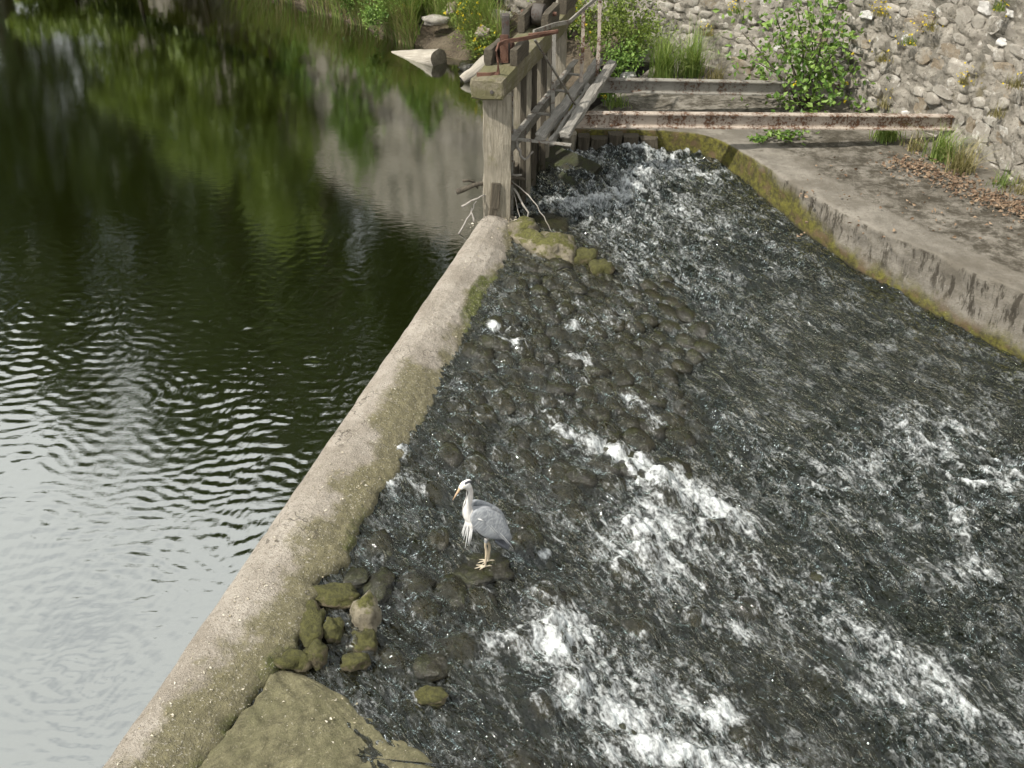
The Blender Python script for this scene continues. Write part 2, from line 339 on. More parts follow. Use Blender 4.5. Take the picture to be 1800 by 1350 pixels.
M = dict(
    concrete=m_concrete(), algae=m_algae(), channel=m_channel(), mortar=m_wall(), soil=m_soil(), pond=m_pond(), rapid=m_rapid(),
    wstone=m_stone('wall_stone', (.31, .28, .235), (.47, .43, .37), lichen=.6),
    wstone_brown=m_stone('wall_stone_brown', (.22, .175, .12), (.36, .30, .22), lichen=.2),
    wstone_white=m_stone('wall_stone_white', (.68, .66, .62), (.80, .78, .74)),
    moss_stone=m_stone('mossy_stone', (.19, .165, .115), (.32, .28, .20), moss=(.115, .112, .028), mossamt=.36),
    moss_thick=m_stone('thick_moss_stone', (.13, .105, .06), (.22, .185, .11), moss=(.085, .082, .022), mossamt=.50),
    wet_stone=m_stone('wet_stone', (.013, .012, .007), (.034, .030, .015), rough=.16, moss=(.032, .034, .010), mossamt=.28, wet=True, bstr=.7),
    post=m_wood('grey_post_timber', (.20, .175, .125), (.39, .35, .275), moss=.35, tint=(.24, .22, .12)),
    cap=m_wood('mossy_cap_timber', (.115, .10, .065), (.25, .22, .15), (26, 2.0, 26), moss=.75, tint=(.15, .14, .06)),
    plank=m_wood('silver_plank', (.15, .14, .12), (.36, .34, .30), (26, 2.0, 26), moss=.15),
    darkwood=m_wood('dark_timber', (.045, .038, .026), (.12, .10, .07), moss=.3),
    log=m_wood('bleached_log', (.27, .24, .19), (.47, .43, .36), (2.0, 24, 24)),
    logend=m_wood('shaded_log_end', (.10, .085, .06), (.22, .19, .14), (9, 9, 9)),  # darker than the log: shade on the cut face put into the colour
    stick=m_wood('bleached_stick', (.26, .235, .20), (.46, .43, .385), (12, 12, 12)),
    bark=m_wood('bark', (.045, .037, .026), (.13, .11, .08), (14, 14, 2)),
    ipaint=m_iron('flaking_paint_iron', (.44, .375, .31), (.15, .075, .038), .62),
    igrey=m_iron('grey_iron', (.27, .255, .22), (.12, .07, .042), .55),
    rust=m_iron('rusty_iron', (.15, .075, .048), (.12, .052, .03), .7),
    idark=m_iron('dark_iron', (.085, .075, .065), (.075, .042, .03), .5),
    leaf_shrub=m_leaf('shrub_leaf', (.065, .14, .025), (.24, .36, .08)),
    leaf_dark=m_leaf('shaded_wood_leaf', (.020, .040, .011), (.055, .085, .022), .15),  # dark green with the shade of the wood put into the colour
    leaf_light=m_leaf('sunlit_leaf', (.10, .15, .026), (.22, .275, .058)),  # lighter green; on the bushes sunlight is put into the colour
    grass=m_leaf('grass_blade', (.10, .19, .04), (.38, .45, .14), .35),
    drygrass=m_leaf('dry_grass_blade', (.20, .18, .07), (.42, .36, .19), .2),
    petal=m_leaf('yellow_petal', (.62, .46, .012), (.75, .60, .03), .2),
    deadleaf=m_leaf('dead_leaf', (.10, .058, .035), (.30, .215, .14), .03, .8),
    litter=m_leaf('pale_litter', (.30, .25, .16), (.60, .56, .46), .0, .8),
)

# ------------------------------------------------------------------ layout curves
def xl(Y): return -0.39 + (np.asarray(Y, float) - 11.27) * 0.263        # pond edge of the weir
_wy = [2.0, 4.02, 4.58, 5.16, 5.66, 6.02, 6.76, 7.47, 8.57, 10.18, 11.02, 11.6]
_ww = [.50, .49, .60, .59, .62, .62, .66, .63, .57, .54, .50, .40]
def wwid(Y): return np.interp(Y, _wy, _ww)
def chan(Y): return np.maximum(-0.05 - 0.088 * (13.8 - np.asarray(Y, float)), -.92)
def apron(X, Y): 
    s = (X - xl(Y) - wwid(Y)) * .967
    return -0.05 - .20 * s
def wlevel(X, Y):
    a = apron(X, Y); c = chan(Y); d = a - c
    return np.where(np.asarray(Y) > 11.6, c, c + .5 * (d + np.sqrt(d * d + .006)))

LEDGE = .25
EDGE = catmull([(8.6, 4.2, 0), (7.0, 6.4, 0), (5.9, 7.95, 0), (4.95, 9.24, 0), (4.39, 10.04, 0), (3.78, 10.95, 0), (3.32, 11.95, 0), (2.85, 13.1, 0), (2.50, 13.60, 0), (1.78, 13.80, 0), (1.2, 13.82, 0), (.70, 13.84, 0)], 8)
BASE = catmull([(9.4, 2.5, 0), (7.6, 6.0, 0), (6.6, 9.4, 0), (5.94, 11.74, 0), (5.59, 13.02, 0), (4.73, 14.64, 0), (3.34, 16.2, 0), (1.6, 17.6, 0), (-.6, 19.2, 0), (-3.5, 21.6, 0), (-7.5, 25.5, 0), (-13, 30, 0)], 16)

# ------------------------------------------------------------------ ground
gs = 500
ground = npmesh('ground', [(-gs, -gs, -1.9), (gs, -gs, -1.9), (gs, gs, -1.9), (-gs, gs, -1.9)], [(0, 1, 2, 3)], M['soil'], smooth=False); tag(ground, kind='structure')
# pond bed
bed = npmesh('pond_bed', [(-60, -8, -1.3), (0, -8, -1.3), (.8, 16, -1.3), (.8, 30, -1.3), (-60, 60, -1.3)], [(0, 1, 2, 3, 4)], m_plain('pond_mud', (.060, .062, .026), .9), smooth=False); tag(bed, kind='structure')

# hillside behind the retaining wall, carrying the wood
def hillside():
    bl = np.array([(p.x, p.y) for p in BASE[::4]])
    n = len(bl); rows = []
    tx = np.gradient(bl[:, 0]); ty = np.gradient(bl[:, 1]); ln = np.hypot(tx, ty); nx, ny = ty / ln, -tx / ln
    for k, d in enumerate([.45, 1.5, 3, 6, 10, 16, 25, 40, 70, 130]):
        z = 3.9 + .16 * min(d, 60) + .35 * fbm(bl[:, 0] * .2 + d, bl[:, 1] * .2, 3)
        hz = np.where(np.arange(n) > n * .62, np.clip(1 - (np.arange(n) - n * .62) / (n * .38) * .55, 0, 1), 1)
        rows.append(np.stack([bl[:, 0] + nx * d, bl[:, 1] + ny * d, z * hz], -1))
    V = np.concatenate(rows)
    o = npmesh('hillside', V, gridF(len(rows), n), M['soil']); tag(o, kind='structure')
hillside()

# far bank of the pond (muddy, grassy), from the gate leftwards
BANKL = catmull([(.9, 16.2, 0), (-.2, 17.35, 0), (-.93, 17.62, 0), (-1.96, 18.78, 0), (-2.65, 19.69, 0), (-4.66, 21.76, 0), (-8, 25, 0), (-14, 30, 0), (-26, 36, 0), (-60, 40, 0)], 14)
def bank_h(d): return -.9 + 1.05 * sstep(-.4, .25, d) + .75 * sstep(.2, 2.4, d)
def bank():
    bl = np.array([(p.x, p.y) for p in BANKL]); n = len(bl)
    tx = np.gradient(bl[:, 0]); ty = np.gradient(bl[:, 1]); ln = np.hypot(tx, ty); nx, ny = ty / ln, -tx / ln
    rows = []
    for d in [-.6, -.3, -.1, .0, .05, .1, .15, .2, .25, .32, .4, .5, .6, .75, .9, 1.1, 1.3, 1.55, 1.8, 2.1, 2.5, 3, 3.5, 6, 12]:
        w = .12 * fbm(bl[:, 0] * 1.3, bl[:, 1] * 1.3 + d, 5)
        z = bank_h(d) + (.05 * fbm(bl[:, 0] * 2 + d, bl[:, 1] * 2, 6) + .035 * fbm(bl[:, 0] * 7 + d * 7, bl[:, 1] * 7, 9, 3)) * (d > -.2)
        rows.append(np.stack([bl[:, 0] + nx * (d + w), bl[:, 1] + ny * (d + w), z], -1))
    o = npmesh('bank', np.concatenate(rows), gridF(len(rows), n), M['soil']); tag(o, kind='structure')
    return bl, nx, ny
BL, BNX, BNY = bank()

# ------------------------------------------------------------------ pond water with real ripples
def pond():
    ys = np.geomspace(3.0, 62.0, 760); c = np.linspace(0, 1, 560)
    YY = np.repeat(ys[:, None], len(c), 1)
    xr = np.where(ys < 11.3, xl(ys) + .10, np.minimum(-.10 + .283 * (ys - 11.39), 1.4))
    xlft = -1.05 * ys - 2.5
    XX = xr[:, None] + (xlft - xr)[:, None] * c[None, :] ** 1.15
    rs = np.random.RandomState(5); H = np.zeros_like(XX)
    wx = XX + .10 * fbm(XX * 1.3, YY * 1.3, 21, 2); wy = YY + .10 * fbm(XX * 1.1, YY * 1.1, 31, 2)
    for k in range(16):
        lam = rs.uniform(.065, .15); th = R(97) + rs.normal(0, R(24)); kk = 2 * np.pi / lam
        H += (lam / .11) * np.cos(kk * (np.cos(th) * wx + np.sin(th) * wy) + rs.rand() * 6.28) * .00050
    for k in range(4):                                              # small waves thrown back from the weir
        lam = rs.uniform(.10, .16); th = R(-15) + rs.normal(0, R(10)); kk = 2 * np.pi / lam
        H += np.cos(kk * (np.cos(th) * wx + np.sin(th) * wy) + rs.rand() * 6.28) * .00022
    # breeze: a rippled lane across the middle, calm water near the bridge and under the far bank
    lane = (.30 * sstep(2.6, 3.6, YY) + .70 * sstep(4.0, 5.7, YY + .3 * XX + 1.0)) * (1 - .90 * sstep(7.6, 11.8, YY + .22 * XX))
    gust = .55 + .75 * sstep(-.35, .5, fbm(XX * .35, YY * .35, 41, 3))
    H = H * np.clip(lane * gust + .05, 0, 1.3)
    V = np.stack([XX, YY, H], -1).reshape(-1, 3)
    o = npmesh('pond_water', V, gridF(*XX.shape)[:, ::-1], M['pond']); tag(o, kind='structure')
pond()

# ------------------------------------------------------------------ apron stones (positions first: the water humps over them)
COB = []
rs = np.random.RandomState(3)
for i, Y in enumerate(np.arange(4.2, 11.3, .225)):
    for k in range(15):
        s = .20 + k * .235 + rs.uniform(-.03, .03) + (.115 if i % 2 else 0)
        y = Y + rs.uniform(-.03, .03) - s * .22; x = float(xl(Y) + wwid(Y)) + s
        zone = 7.0 < y < 10.9 and s < 2.15
        dens = .97 if zone else (.30 if s < 2.2 else .12)
        if y < 4.95 and s < 1.5: continue
        if float(apron(x, y)) - float(chan(y)) < -.06: continue
        if rs.rand() > dens: continue
        if abs(x + .2) < .28 and abs(y - 6.25) < .32: continue          # the heron's stone is set by hand
        COB.append((x, y, rs.uniform(.095, .135), rs.uniform(1.0, 1.45), R(-35) + rs.normal(0, .35), rs.uniform(-.035, .010) if zone else rs.uniform(-.05, -.005)))

FOAM = []   # x, y, half length, half width, direction, strength
def foam(u, v, lu, lw, ang, st, z=-.45):
    p = at(u, v, z); FOAM.append((p.x, p.y, lu * 1.15, lw * 1.9, R(ang), st * .9))
for a in [(1085, 825, .34, .09, -30, .9), (1190, 862, .40, .12, -18, .95), (1275, 890, .30, .10, -35, .9), (1180, 930, .45, .22, -30, .60), (1130, 985, .45, .20, -40, .62), (1240, 950, .6, .16, -35, .42),
          (1330, 990, .6, .18, -38, .35), (1000, 1130, .28, .14, -45, .75), (965, 1160, .24, .12, -60, .72), (1060, 1190, .45, .2, -35, .58), (1090, 1255, .32, .10, -15, .9), (1190, 1215, .45, .17, -30, .5),
          (1270, 1240, .20, .08, 10, .95), (1180, 1310, .50, .07, 5, .9), (1350, 1330, .6, .06, -4, .8), (1000, 1240, .18, .10, -30, .6), (1500, 1345, .5, .05, -12, .6), (880, 1160, .10, .06, 0, .7),
          (1600, 1110, .55, .08, -33, .55), (1700, 1180, .5, .08, -33, .55), (1530, 1080, .4, .06, -30, .4), (1310, 1090, .25, .04, -20, .55), (1590, 1190, .5, .05, -32, .4),
          (1765, 820, .28, .10, 10, .6), (1720, 960, .2, .1, 0, .4), (1700, 880, .25, .12, -20, .35), (1570, 740, .12, .08, 0, .45), (1500, 820, .5, .3, -20, .25), (1650, 760, .4, .3, -20, .25)]: foam(*a)
for a in [(1095, 345, .35, .14, 28, .75), (1130, 320, .26, .12, 40, .7), (1030, 357, .40, .06, 6, .85), (1180, 300, .5, .16, -30, .5), (1230, 312, .35, .10, -35, .5), (1010, 290, .35, .12, -10, .45), (1120, 285, .4, .08, -12, .55),
          (1090, 385, .5, .18, -20, .36), (1200, 370, .7, .25, -40, .28), (1130, 440, .6, .2, -30, .22), (1000, 365, .3, .05, 0, .6)]: foam(*a, z=-.15)
for a in [(705, 830, .07, .05, 0, .9), (690, 885, .16, .08, 30, .6), (870, 610, .10, .05, -20, .75), (900, 628, .12, .04, -10, .6), (1015, 585, .10, .04, -20, .6), (1030, 640, .14, .06, -40, .55), (1110, 695, .2, .06, -40, .55), (1150, 720, .14, .05, -20, .55), (960, 970, .05, .03, 0, .8), (1000, 770, .16, .05, -30, .5), (745, 700, .10, .06, 0, .35), (1080, 560, .1, .06, 0, .4)]: foam(*a, z=-.25)

def water():
    ys = np.geomspace(2.6, 14.6, 820); c = np.linspace(0, 1, 760)
    x0 = np.where(ys < 11.3, xl(ys) + .2, -.22 + .283 * (ys - 11.39)); x1 = np.minimum(1.0 + .42 * (ys + 4.0), 7.2)
    ex = np.interp(ys, [p.y for p in EDGE][::-1], [p.x for p in EDGE][::-1]); x1 = np.minimum(x1, ex + .25)
    YY = np.repeat(ys[:, None], len(c), 1); XX = x0[:, None] + (x1 - x0)[:, None] * c[None, :]
    L = wlevel(XX, YY); ap = apron(XX, YY); ch = chan(YY)
    ws = sstep(-.02, .14, ap - ch) * (YY < 11.6)                      # 1 on the apron, 0 in the channel
    dW = sstep(0, .5, (XX - xl(YY) - wwid(YY)))
    def ax(ang, sa, sc_):                                             # flow-aligned coordinates: along, across
        ca, sa_ = math.cos(R(ang)), math.sin(R(ang)); return (XX * ca + YY * sa_) / sa, (-XX * sa_ + YY * ca) / sc_
    a1, b1 = ax(-58, 1.1, .42); a2, b2 = ax(-58, .34, .17); a3, b3 = ax(-50, .16, .085)
    wq = .35 * fbm(XX * 1.1, YY * 1.1, 51, 2)
    chop = 0.065 * fbm(a1 + wq, b1 - wq, 1, 4) + .044 * ridge(a2 + wq, b2 + wq, 7, 3) + .009 * ridge(a3, b3, 13, 2)
    turb = .35 + .65 * sstep(-.5, .4, fbm(XX * .5, YY * .5, 61, 3)) + .8 * np.exp(-((XX - 1.3) ** 2 + (YY - 13.2) ** 2) / 1.2)
    a4, b4 = ax(-38, .42, .13); a5, b5 = ax(-42, .17, .07)
    rill = .022 * fbm(a4 + wq, b4, 17, 3) + .014 * ridge(a5, b5 + wq, 23, 2)
    H = chop * turb * (1 - ws) + rill * ws
    hump = np.zeros_like(XX); 
    for (x, y, r, e, a, dz) in COB:
        m = (np.abs(XX - x) < .35) & (np.abs(YY - y) < .35)
        hump[m] = np.maximum(hump[m], np.exp(-(((XX[m] - x) ** 2 + (YY[m] - y) ** 2) / (r * r * .9)) ** 1.4))
    H += .080 * hump * ws
    fo = np.zeros_like(XX); lift = np.zeros_like(XX)
    for (x, y, lu, lw, an, st) in FOAM:
        m = (np.abs(XX - x) < lu * 2.6) & (np.abs(YY - y) < lu * 2.6)
        dx, dy = XX[m] - x, YY[m] - y; ca, sa = math.cos(an), math.sin(an)
        g = np.exp(-((dx * ca + dy * sa) / lu) ** 2 - ((-dx * sa + dy * ca) / lw) ** 2)
        fo[m] = np.maximum(fo[m], st * g); lift[m] += .045 * st * g
    rg = ridge(a2 + wq, b2 + wq, 7, 3); rg3 = ridge(a3, b3, 13, 2)
    crest = sstep(.95, 1.75, rg + .45 * rg3)
    fo = fo * 1.25 + crest * (.29 * (1 - ws) * np.minimum(turb, 1.2) + .14 * ws)
    H += lift * (1 + 1.1 * fbm(XX * 6, YY * 6, 71, 3)) 
    fo += .34 * sstep(.2, .75, hump) * (1 - sstep(.75, .98, hump)) * ws * (fbm(XX * 2, YY * 2, 73, 2) > .05)
    # lace of foam where the race rubs along the channel wall
    we = np.exp(-np.abs(ex[:, None] - XX) / .10) * (YY > 7.5) * (YY < 12.6)
    fo += .42 * we * sstep(-.1, .5, fbm(XX * 3, YY * 3, 77, 3))
    shal = ws * (.22 + .78 * sstep(.12, .55, hump)) * .95 + .25 * ws * sstep(-.2, .4, fbm(XX * 1.2, YY * 1.2, 79, 3))
    V = np.stack([XX, YY, L + H], -1).reshape(-1, 3)
    o = npmesh('rushing_water', V, gridF(*XX.shape), M['rapid'], attrs={'foam': fo.ravel(), 'shallow': np.clip(shal, 0, 1).ravel()})
    tag(o, kind='structure')
water()

# ------------------------------------------------------------------ the weir: rounded concrete crest
def weir():
    ys = np.linspace(2.2, 11.62, 520); q = np.array([-.75, -.5, -.3, -.12, -.04, 0, .02, .05, .09, .14, .2] + list(np.linspace(.25, .97, 34)) + [.99, 1.0, 1.005, 1.01, 1.02])
    YY = np.repeat(ys[:, None], len(q), 1); W = wwid(YY); QQ = np.repeat(q[None, :], len(ys), 0)
    jag = (.050 * fbm(YY * 3.2, YY * 0 + .5, 81, 4) + .025 * ridge(YY * 2.1, YY * 0 + 3.1, 83, 2)) * np.where(YY < 6.0, 1.5, .6)
    prof = np.interp(q, [-.75, -.5, -.04, 0, .03, .1, .25, .45, .7, .9, .985, 1.0, 1.02], [-1.2, -.62, -.06, .02, .07, .105, .135, .14, .10, .045, .0, -.10, -.45])
    Z = np.repeat(prof[None, :], len(ys), 0)
    low = sstep(6.4, 7.4, YY)                                         # upstream half: the side dips softly into the water
    soft = np.interp(q, [-.75, -.5, -.04, 0, .03, .1, .25, .45, .7, .9, .985, 1.0, 1.02], [-1.2, -.62, -.06, .02, .07, .105, .13, .125, .07, -.01, -.05, -.09, -.3])
    Z = Z * (1 - low) + soft[None, :] * low
    end = sstep(11.25, 11.62, YY); Z = Z * (1 - .25 * end) - .05 * end
    XX = xl(YY) + QQ * (W + jag * (QQ > .3) * QQ) + .006 * fbm(YY * 5, QQ * 3, 85, 3)
    top = sstep(.0, .1, QQ)
    Z = Z + top * (.005 * fbm(XX * 6, YY * 6, 87, 4) + .007 * fbm(XX * 1.5, YY * 1.5, 88, 2) + .012 * sstep(.3, 1, QQ) * fbm(XX * 16, YY * 16, 89, 3))
    V = np.stack([XX, YY, Z], -1).reshape(-1, 3)
    side = np.clip(QQ, 0, 1) ** 1.3 * (.75 + .35 * fbm(YY * .9, QQ, 91, 2)) + .35 * (1 - sstep(3.4, 4.6, YY)) * (QQ > 0)
    side = side * (1 - .40 * sstep(7.6, 10, YY)); side = np.where(QQ < -.02, .9, side)
    o = npmesh('concrete_weir', V, gridF(*XX.shape), M['concrete'], attrs={'side': side.ravel(), 'green': (.62 * np.exp(-((YY - 9.6) / .75) ** 2) * sstep(.5, .8, QQ)).ravel()})
    tag(o, 'long rounded concrete weir crest with olive algae between pond and rapids', 'weir')
weir()

# algae-covered slab at the foot of the weir, nearest the bridge
def slab():
    xs = np.linspace(0, 1, 110); ys = np.linspace(2.2, 4.80, 130)
    YY = np.repeat(ys[:, None], len(xs), 1); x0 = xl(ys) + wwid(ys) - .10
    x1 = np.interp(ys, [2.2, 3.9, 4.25, 4.45, 4.62, 4.72, 4.80], [1.3, .25, -.15, -.55, -.95, -1.22, -1.42]) 
    x1 = x1 + .10 * fbm(ys * 3.6, ys * 0, 95, 4); XX = x0[:, None] + np.maximum(x1 - x0, .05)[:, None] * xs[None, :]
    e = np.minimum(1 - xs[None, :], (4.80 - YY) * 3.0)
    Z = apron(XX, YY) - .012 - .07 * (1 - sstep(.07, .13 , XX - x0[:, None] + .03 * fbm(YY * 4, YY * 0, 98, 3))) + .060 * (1 - (XX - x0[:, None]) / np.maximum(x1 - x0, .05)[:, None]) ** .6 * 1.25 - .12 * (1 - sstep(0, .22, e)) + .02 * fbm(XX * 2.5, YY * 2.5, 96, 4) + .012 * fbm(XX * 11, YY * 11, 97, 3)
    o = npmesh('apron_slab', np.stack([XX, YY, Z], -1).reshape(-1, 3), gridF(*XX.shape), M['algae'], attrs={'side': (1 - sstep(0, .35, e) + 0 * XX).ravel()})
    tag(o, 'flat concrete slab under olive algae beside the near end of the weir', 'slab')
slab()

# ------------------------------------------------------------------ channel side: concrete ledge with its upright face
def ledge():
    n = 260
    def resamp(P, n, a=0, b=None):
        A = np.array([(p.x, p.y) for p in P]); d = np.r_[0, np.cumsum(np.hypot(*np.diff(A, axis=0).T))]; t = np.linspace(a, d[-1] if b is None else b, n)
        return np.stack([np.interp(t, d, A[:, 0]), np.interp(t, d, A[:, 1])], -1)
    E = resamp(EDGE, n); Bp = resamp([p for p in BASE if p.y < 17.0 and p.y > 3.0], n)
    jag = .012 * fbm(E[:, 0] * 4, E[:, 1] * 4, 101, 3)
    tx = np.gradient(E[:, 0]); ty = np.gradient(E[:, 1]); ln = np.hypot(tx, ty); nx, ny = -ty / ln, tx / ln   # towards the channel
    wl = np.minimum(chan(E[:, 1]), -.02)
    V = []; face = []; hg = []; dark = []
    for k, z in enumerate(np.linspace(0, 1, 22)):
        zz = -1.4 + (LEDGE - .02 + 1.4) * z ** .45; bat = .05 * (1 - (zz + 1.4) / 1.65)
        wob = .018 * fbm(E[:, 0] * 3 + zz * 4, E[:, 1] * 3 + zz * 4, 103, 4) + jag
        V.append(np.stack([E[:, 0] + nx * (bat + wob), E[:, 1] + ny * (bat + wob), np.full(n, zz)], -1)); face.append(np.ones(n)); hg.append(zz - wl); dark.append(np.zeros(n))
    for t in [.006, .02] + list(np.linspace(.04, 1, 46)):
        P = E * (1 - t) + (Bp + (Bp - E) * .04) * t
        z = LEDGE + .014 * fbm(P[:, 0] * 3, P[:, 1] * 3, 105, 4) + .05 * sstep(.6, 1, t) + (0 if t > .01 else -.006)
        V.append(np.stack([P[:, 0], P[:, 1], z], -1)); face.append(np.zeros(n)); hg.append(z - wl)
        dark.append(sstep(.13, .28, t) * (1 - sstep(.62, .8, t)) * (.55 + .6 * (1 - sstep(10.6, 12.8, P[:, 1]))) + 0 * z)
    o = npmesh('channel_ledge', np.concatenate(V), gridF(len(V), n), M['channel'], attrs={'face': np.concatenate(face), 'hgt': np.concatenate(hg), 'mosshgt': np.concatenate(hg) - np.tile(.30 * sstep(10.8, 13.2, E[:, 1]), len(V)), 'dark': np.concatenate(dark)})
    tag(o, 'broad grey concrete ledge with mossy upright side along the rushing channel', 'ledge')
ledge()

# ------------------------------------------------------------------ retaining wall of rubble stones
def rock_mesh(name, seed, mat, sub=2, blk=.42, rough=.22, front=None):
    bm = bmesh.new(); bmesh.ops.create_icosphere(bm, subdivisions=sub, radius=1)
    off = Vector((seed * 3.7, seed * 1.3, seed * 5.1))
    for v in bm.verts:
        d = v.co.normalized()
        m = max(abs(d.x), abs(d.y), abs(d.z)); d2 = d * (1 - blk) + (d / m) * blk      # towards a blocky shape
        v.co = d2 * (1 + rough * mnoise.noise(d * 1.5 + off) + rough * .5 * mnoise.noise(d * 3.4 + off))
        if front: v.co.y = min(v.co.y, front + .16 * mnoise.noise(v.co * 1.7 + off))
    me = bpy.data.meshes.new(name); bm.to_mesh(me); bm.free()
    for p in me.polygons: p.use_smooth = front is None
    me.materials.append(mat); return me

def wall():
    A = np.array([(p.x, p.y) for p in BASE]); d = np.r_[0, np.cumsum(np.hypot(*np.diff(A, axis=0).T))]; L = d[-1]
    def P(l): return np.interp(l, d, A[:, 0]), np.interp(l, d, A[:, 1])
    def frame(l):
        x0, y0 = P(l - .1); x1, y1 = P(l + .1); t = np.array([x1 - x0, y1 - y0]); t = t / np.linalg.norm(t, axis=0); return t, np.array([-t[1], t[0]])
    ls = np.r_[np.linspace(0, 5, 40), np.linspace(5.03, 19.5, 440), np.linspace(19.6, L, 200)]; n = len(ls); xs, ys = P(ls); t, nn = frame(ls)
    sg = 1.0 if (nn[0][n // 2] < 0) else -1.0                          # normal towards the channel
    hs = np.r_[np.linspace(0, 2.8, 84), np.linspace(2.88, 4.2, 20)]; hmax = np.where(ls > L * .62, 1 - .55 * (ls - L * .62) / (L * .38), 1)
    rows = []
    for h in hs:
        off = -.07 * h * 1 + .05 * fbm(ls * 1.4, ls * 0 + h * 1.4, 111, 4) + .055 * fbm(ls * 4.5, ls * 0 + h * 6, 115, 4, .6) + .022
        rows.append(np.stack([xs + sg * nn[0] * off, ys + sg * nn[1] * off, LEDGE - .1 + (h * hmax)], -1))
    for bk in (.5, .9):
        rows.append(np.stack([xs - sg * nn[0] * bk, ys - sg * nn[1] * bk, LEDGE - .1 + 4.2 * hmax - (0 if bk < .6 else 2.5)], -1))
    w = npmesh('retaining_wall', np.concatenate(rows), gridF(len(rows), n), M['mortar'])
    tag(w, 'tall old rubble stone retaining wall with pale mortar and white stones', 'wall')
    var = {k: [rock_mesh('stone', s + j * 10, M[k], 2, .55, .5, .42) for s in range(7)] for j, k in enumerate(('wstone', 'wstone_brown', 'wstone_white'))}
    rs = np.random.RandomState(21); items = []
    h = .06
    while h < 2.75:
        rh = rs.uniform(.11, .20); l = 5.5 + rs.uniform(0, .3)
        while l < 19.5:
            wd = rs.uniform(.15, .36) * (1.15 if rs.rand() < .2 else 1)
            x, y = P(l + wd / 2); ztop = ZC - y * .238
            if LEDGE + h < ztop + .35 and y < 17.3 and rs.rand() < .93:
                items.append((l + wd / 2 + rs.uniform(-.02, .02), h + rh / 2 + rs.uniform(-.02, .02), wd, rh * rs.uniform(.85, 1.25), x, y))
            l += wd + rs.uniform(.005, .05)
        h += rh + .008
    items.sort(key=lambda q: -(q[2] * q[3]) / (q[4] ** 2 + q[5] ** 2))
    rest_v, rest_f = [], []; base = 0
    for i, (l, h, wd, rh, x, y) in enumerate(items):
        r = rs.rand(); k = 'wstone_white' if r < .13 else ('wstone_brown' if r < .30 else 'wstone')
        if k == 'wstone_white': wd *= .55; rh *= .7
        tt, nq = frame(l); nq = nq * sg
        off = -.07 * h + .05 * float(fbm(l * 1.4, h * 1.4, 111, 4)) + rs.uniform(-.03, .022) + (.012 if k == 'wstone_white' else 0)
        dep = rs.uniform(.07, .10)
        Mx = Matrix(((tt[0] * wd * .5, nq[0] * dep, 0, x + nq[0] * off), (tt[1] * wd * .5, nq[1] * dep, 0, y + nq[1] * off), (0, 0, rh * .5, LEDGE - .1 + h), (0, 0, 0, 1))) @ Euler((rs.uniform(-.15, .15), rs.uniform(-.22, .22), rs.uniform(-.15, .15))).to_matrix().to_4x4()
        me = var[k][rs.randint(7)]
        if i < 299:
            o = bpy.data.objects.new('stone', me); link(o, w); o.matrix_world = Mx
            if k == 'wstone_white' and i < 40: o['label'] = 'pale white stone'
        else:
            for v in me.vertices: rest_v.append(Mx @ v.co)
            for f in me.polygons: rest_f.append([base + q for q in f.vertices])
            base += len(me.vertices)
    if rest_v:
        o = npmesh('small_stones', [tuple(v) for v in rest_v], rest_f, M['wstone'], parent=w); o['kind'] = 'stuff'
    return P, frame, sg
WP, WFRAME, WSG = wall()

# ------------------------------------------------------------------ loose stones
def blob_stone(name, p, rx, ry, rz, rot, mat, seed, label=None, group=None, tilt=(0, 0), cat='stone', sub=3):
    me = rock_mesh(name, seed, M[mat], sub, .30, .46); o = bpy.data.objects.new(name, me); link(o)
    o.location = p; o.scale = (rx, ry, rz); o.rotation_euler = (tilt[0], tilt[1], rot)
    tag(o, label, cat, group); return o

# stones pitched into the apron: pieces of one paved surface
apr = npmesh('stone_apron', *(lambda ys, cs: (np.stack([(xl(ys) + wwid(ys))[:, None] + cs[None, :] - .1, np.repeat(ys[:, None], len(cs), 1), np.maximum(apron((xl(ys) + wwid(ys))[:, None] + cs[None, :], ys[:, None]), -1.2) - .16], -1).reshape(-1, 3), gridF(len(ys), len(cs))))(np.linspace(2.4, 11.5, 40), np.linspace(0, 3.6, 20)), M['wet_stone'])
tag(apr, 'sloping apron of dark wet stones under thin running water below the weir', 'stone apron')
cv = [rock_mesh('cobble', 60 + s, M['wet_stone'], 2, rough=.3) for s in range(8)]
rs = np.random.RandomState(9)
for i, (x, y, r, e, a, dz) in enumerate(COB):
    o = bpy.data.objects.new('cobble', cv[i % 8]); link(o, apr); hz = r * .62
    o.location = (x, y, float(wlevel(x, y)) + .075 - hz + dz); o.scale = (r * e, r, hz); o.rotation_euler = (rs.uniform(-.2, .2), .2, a)

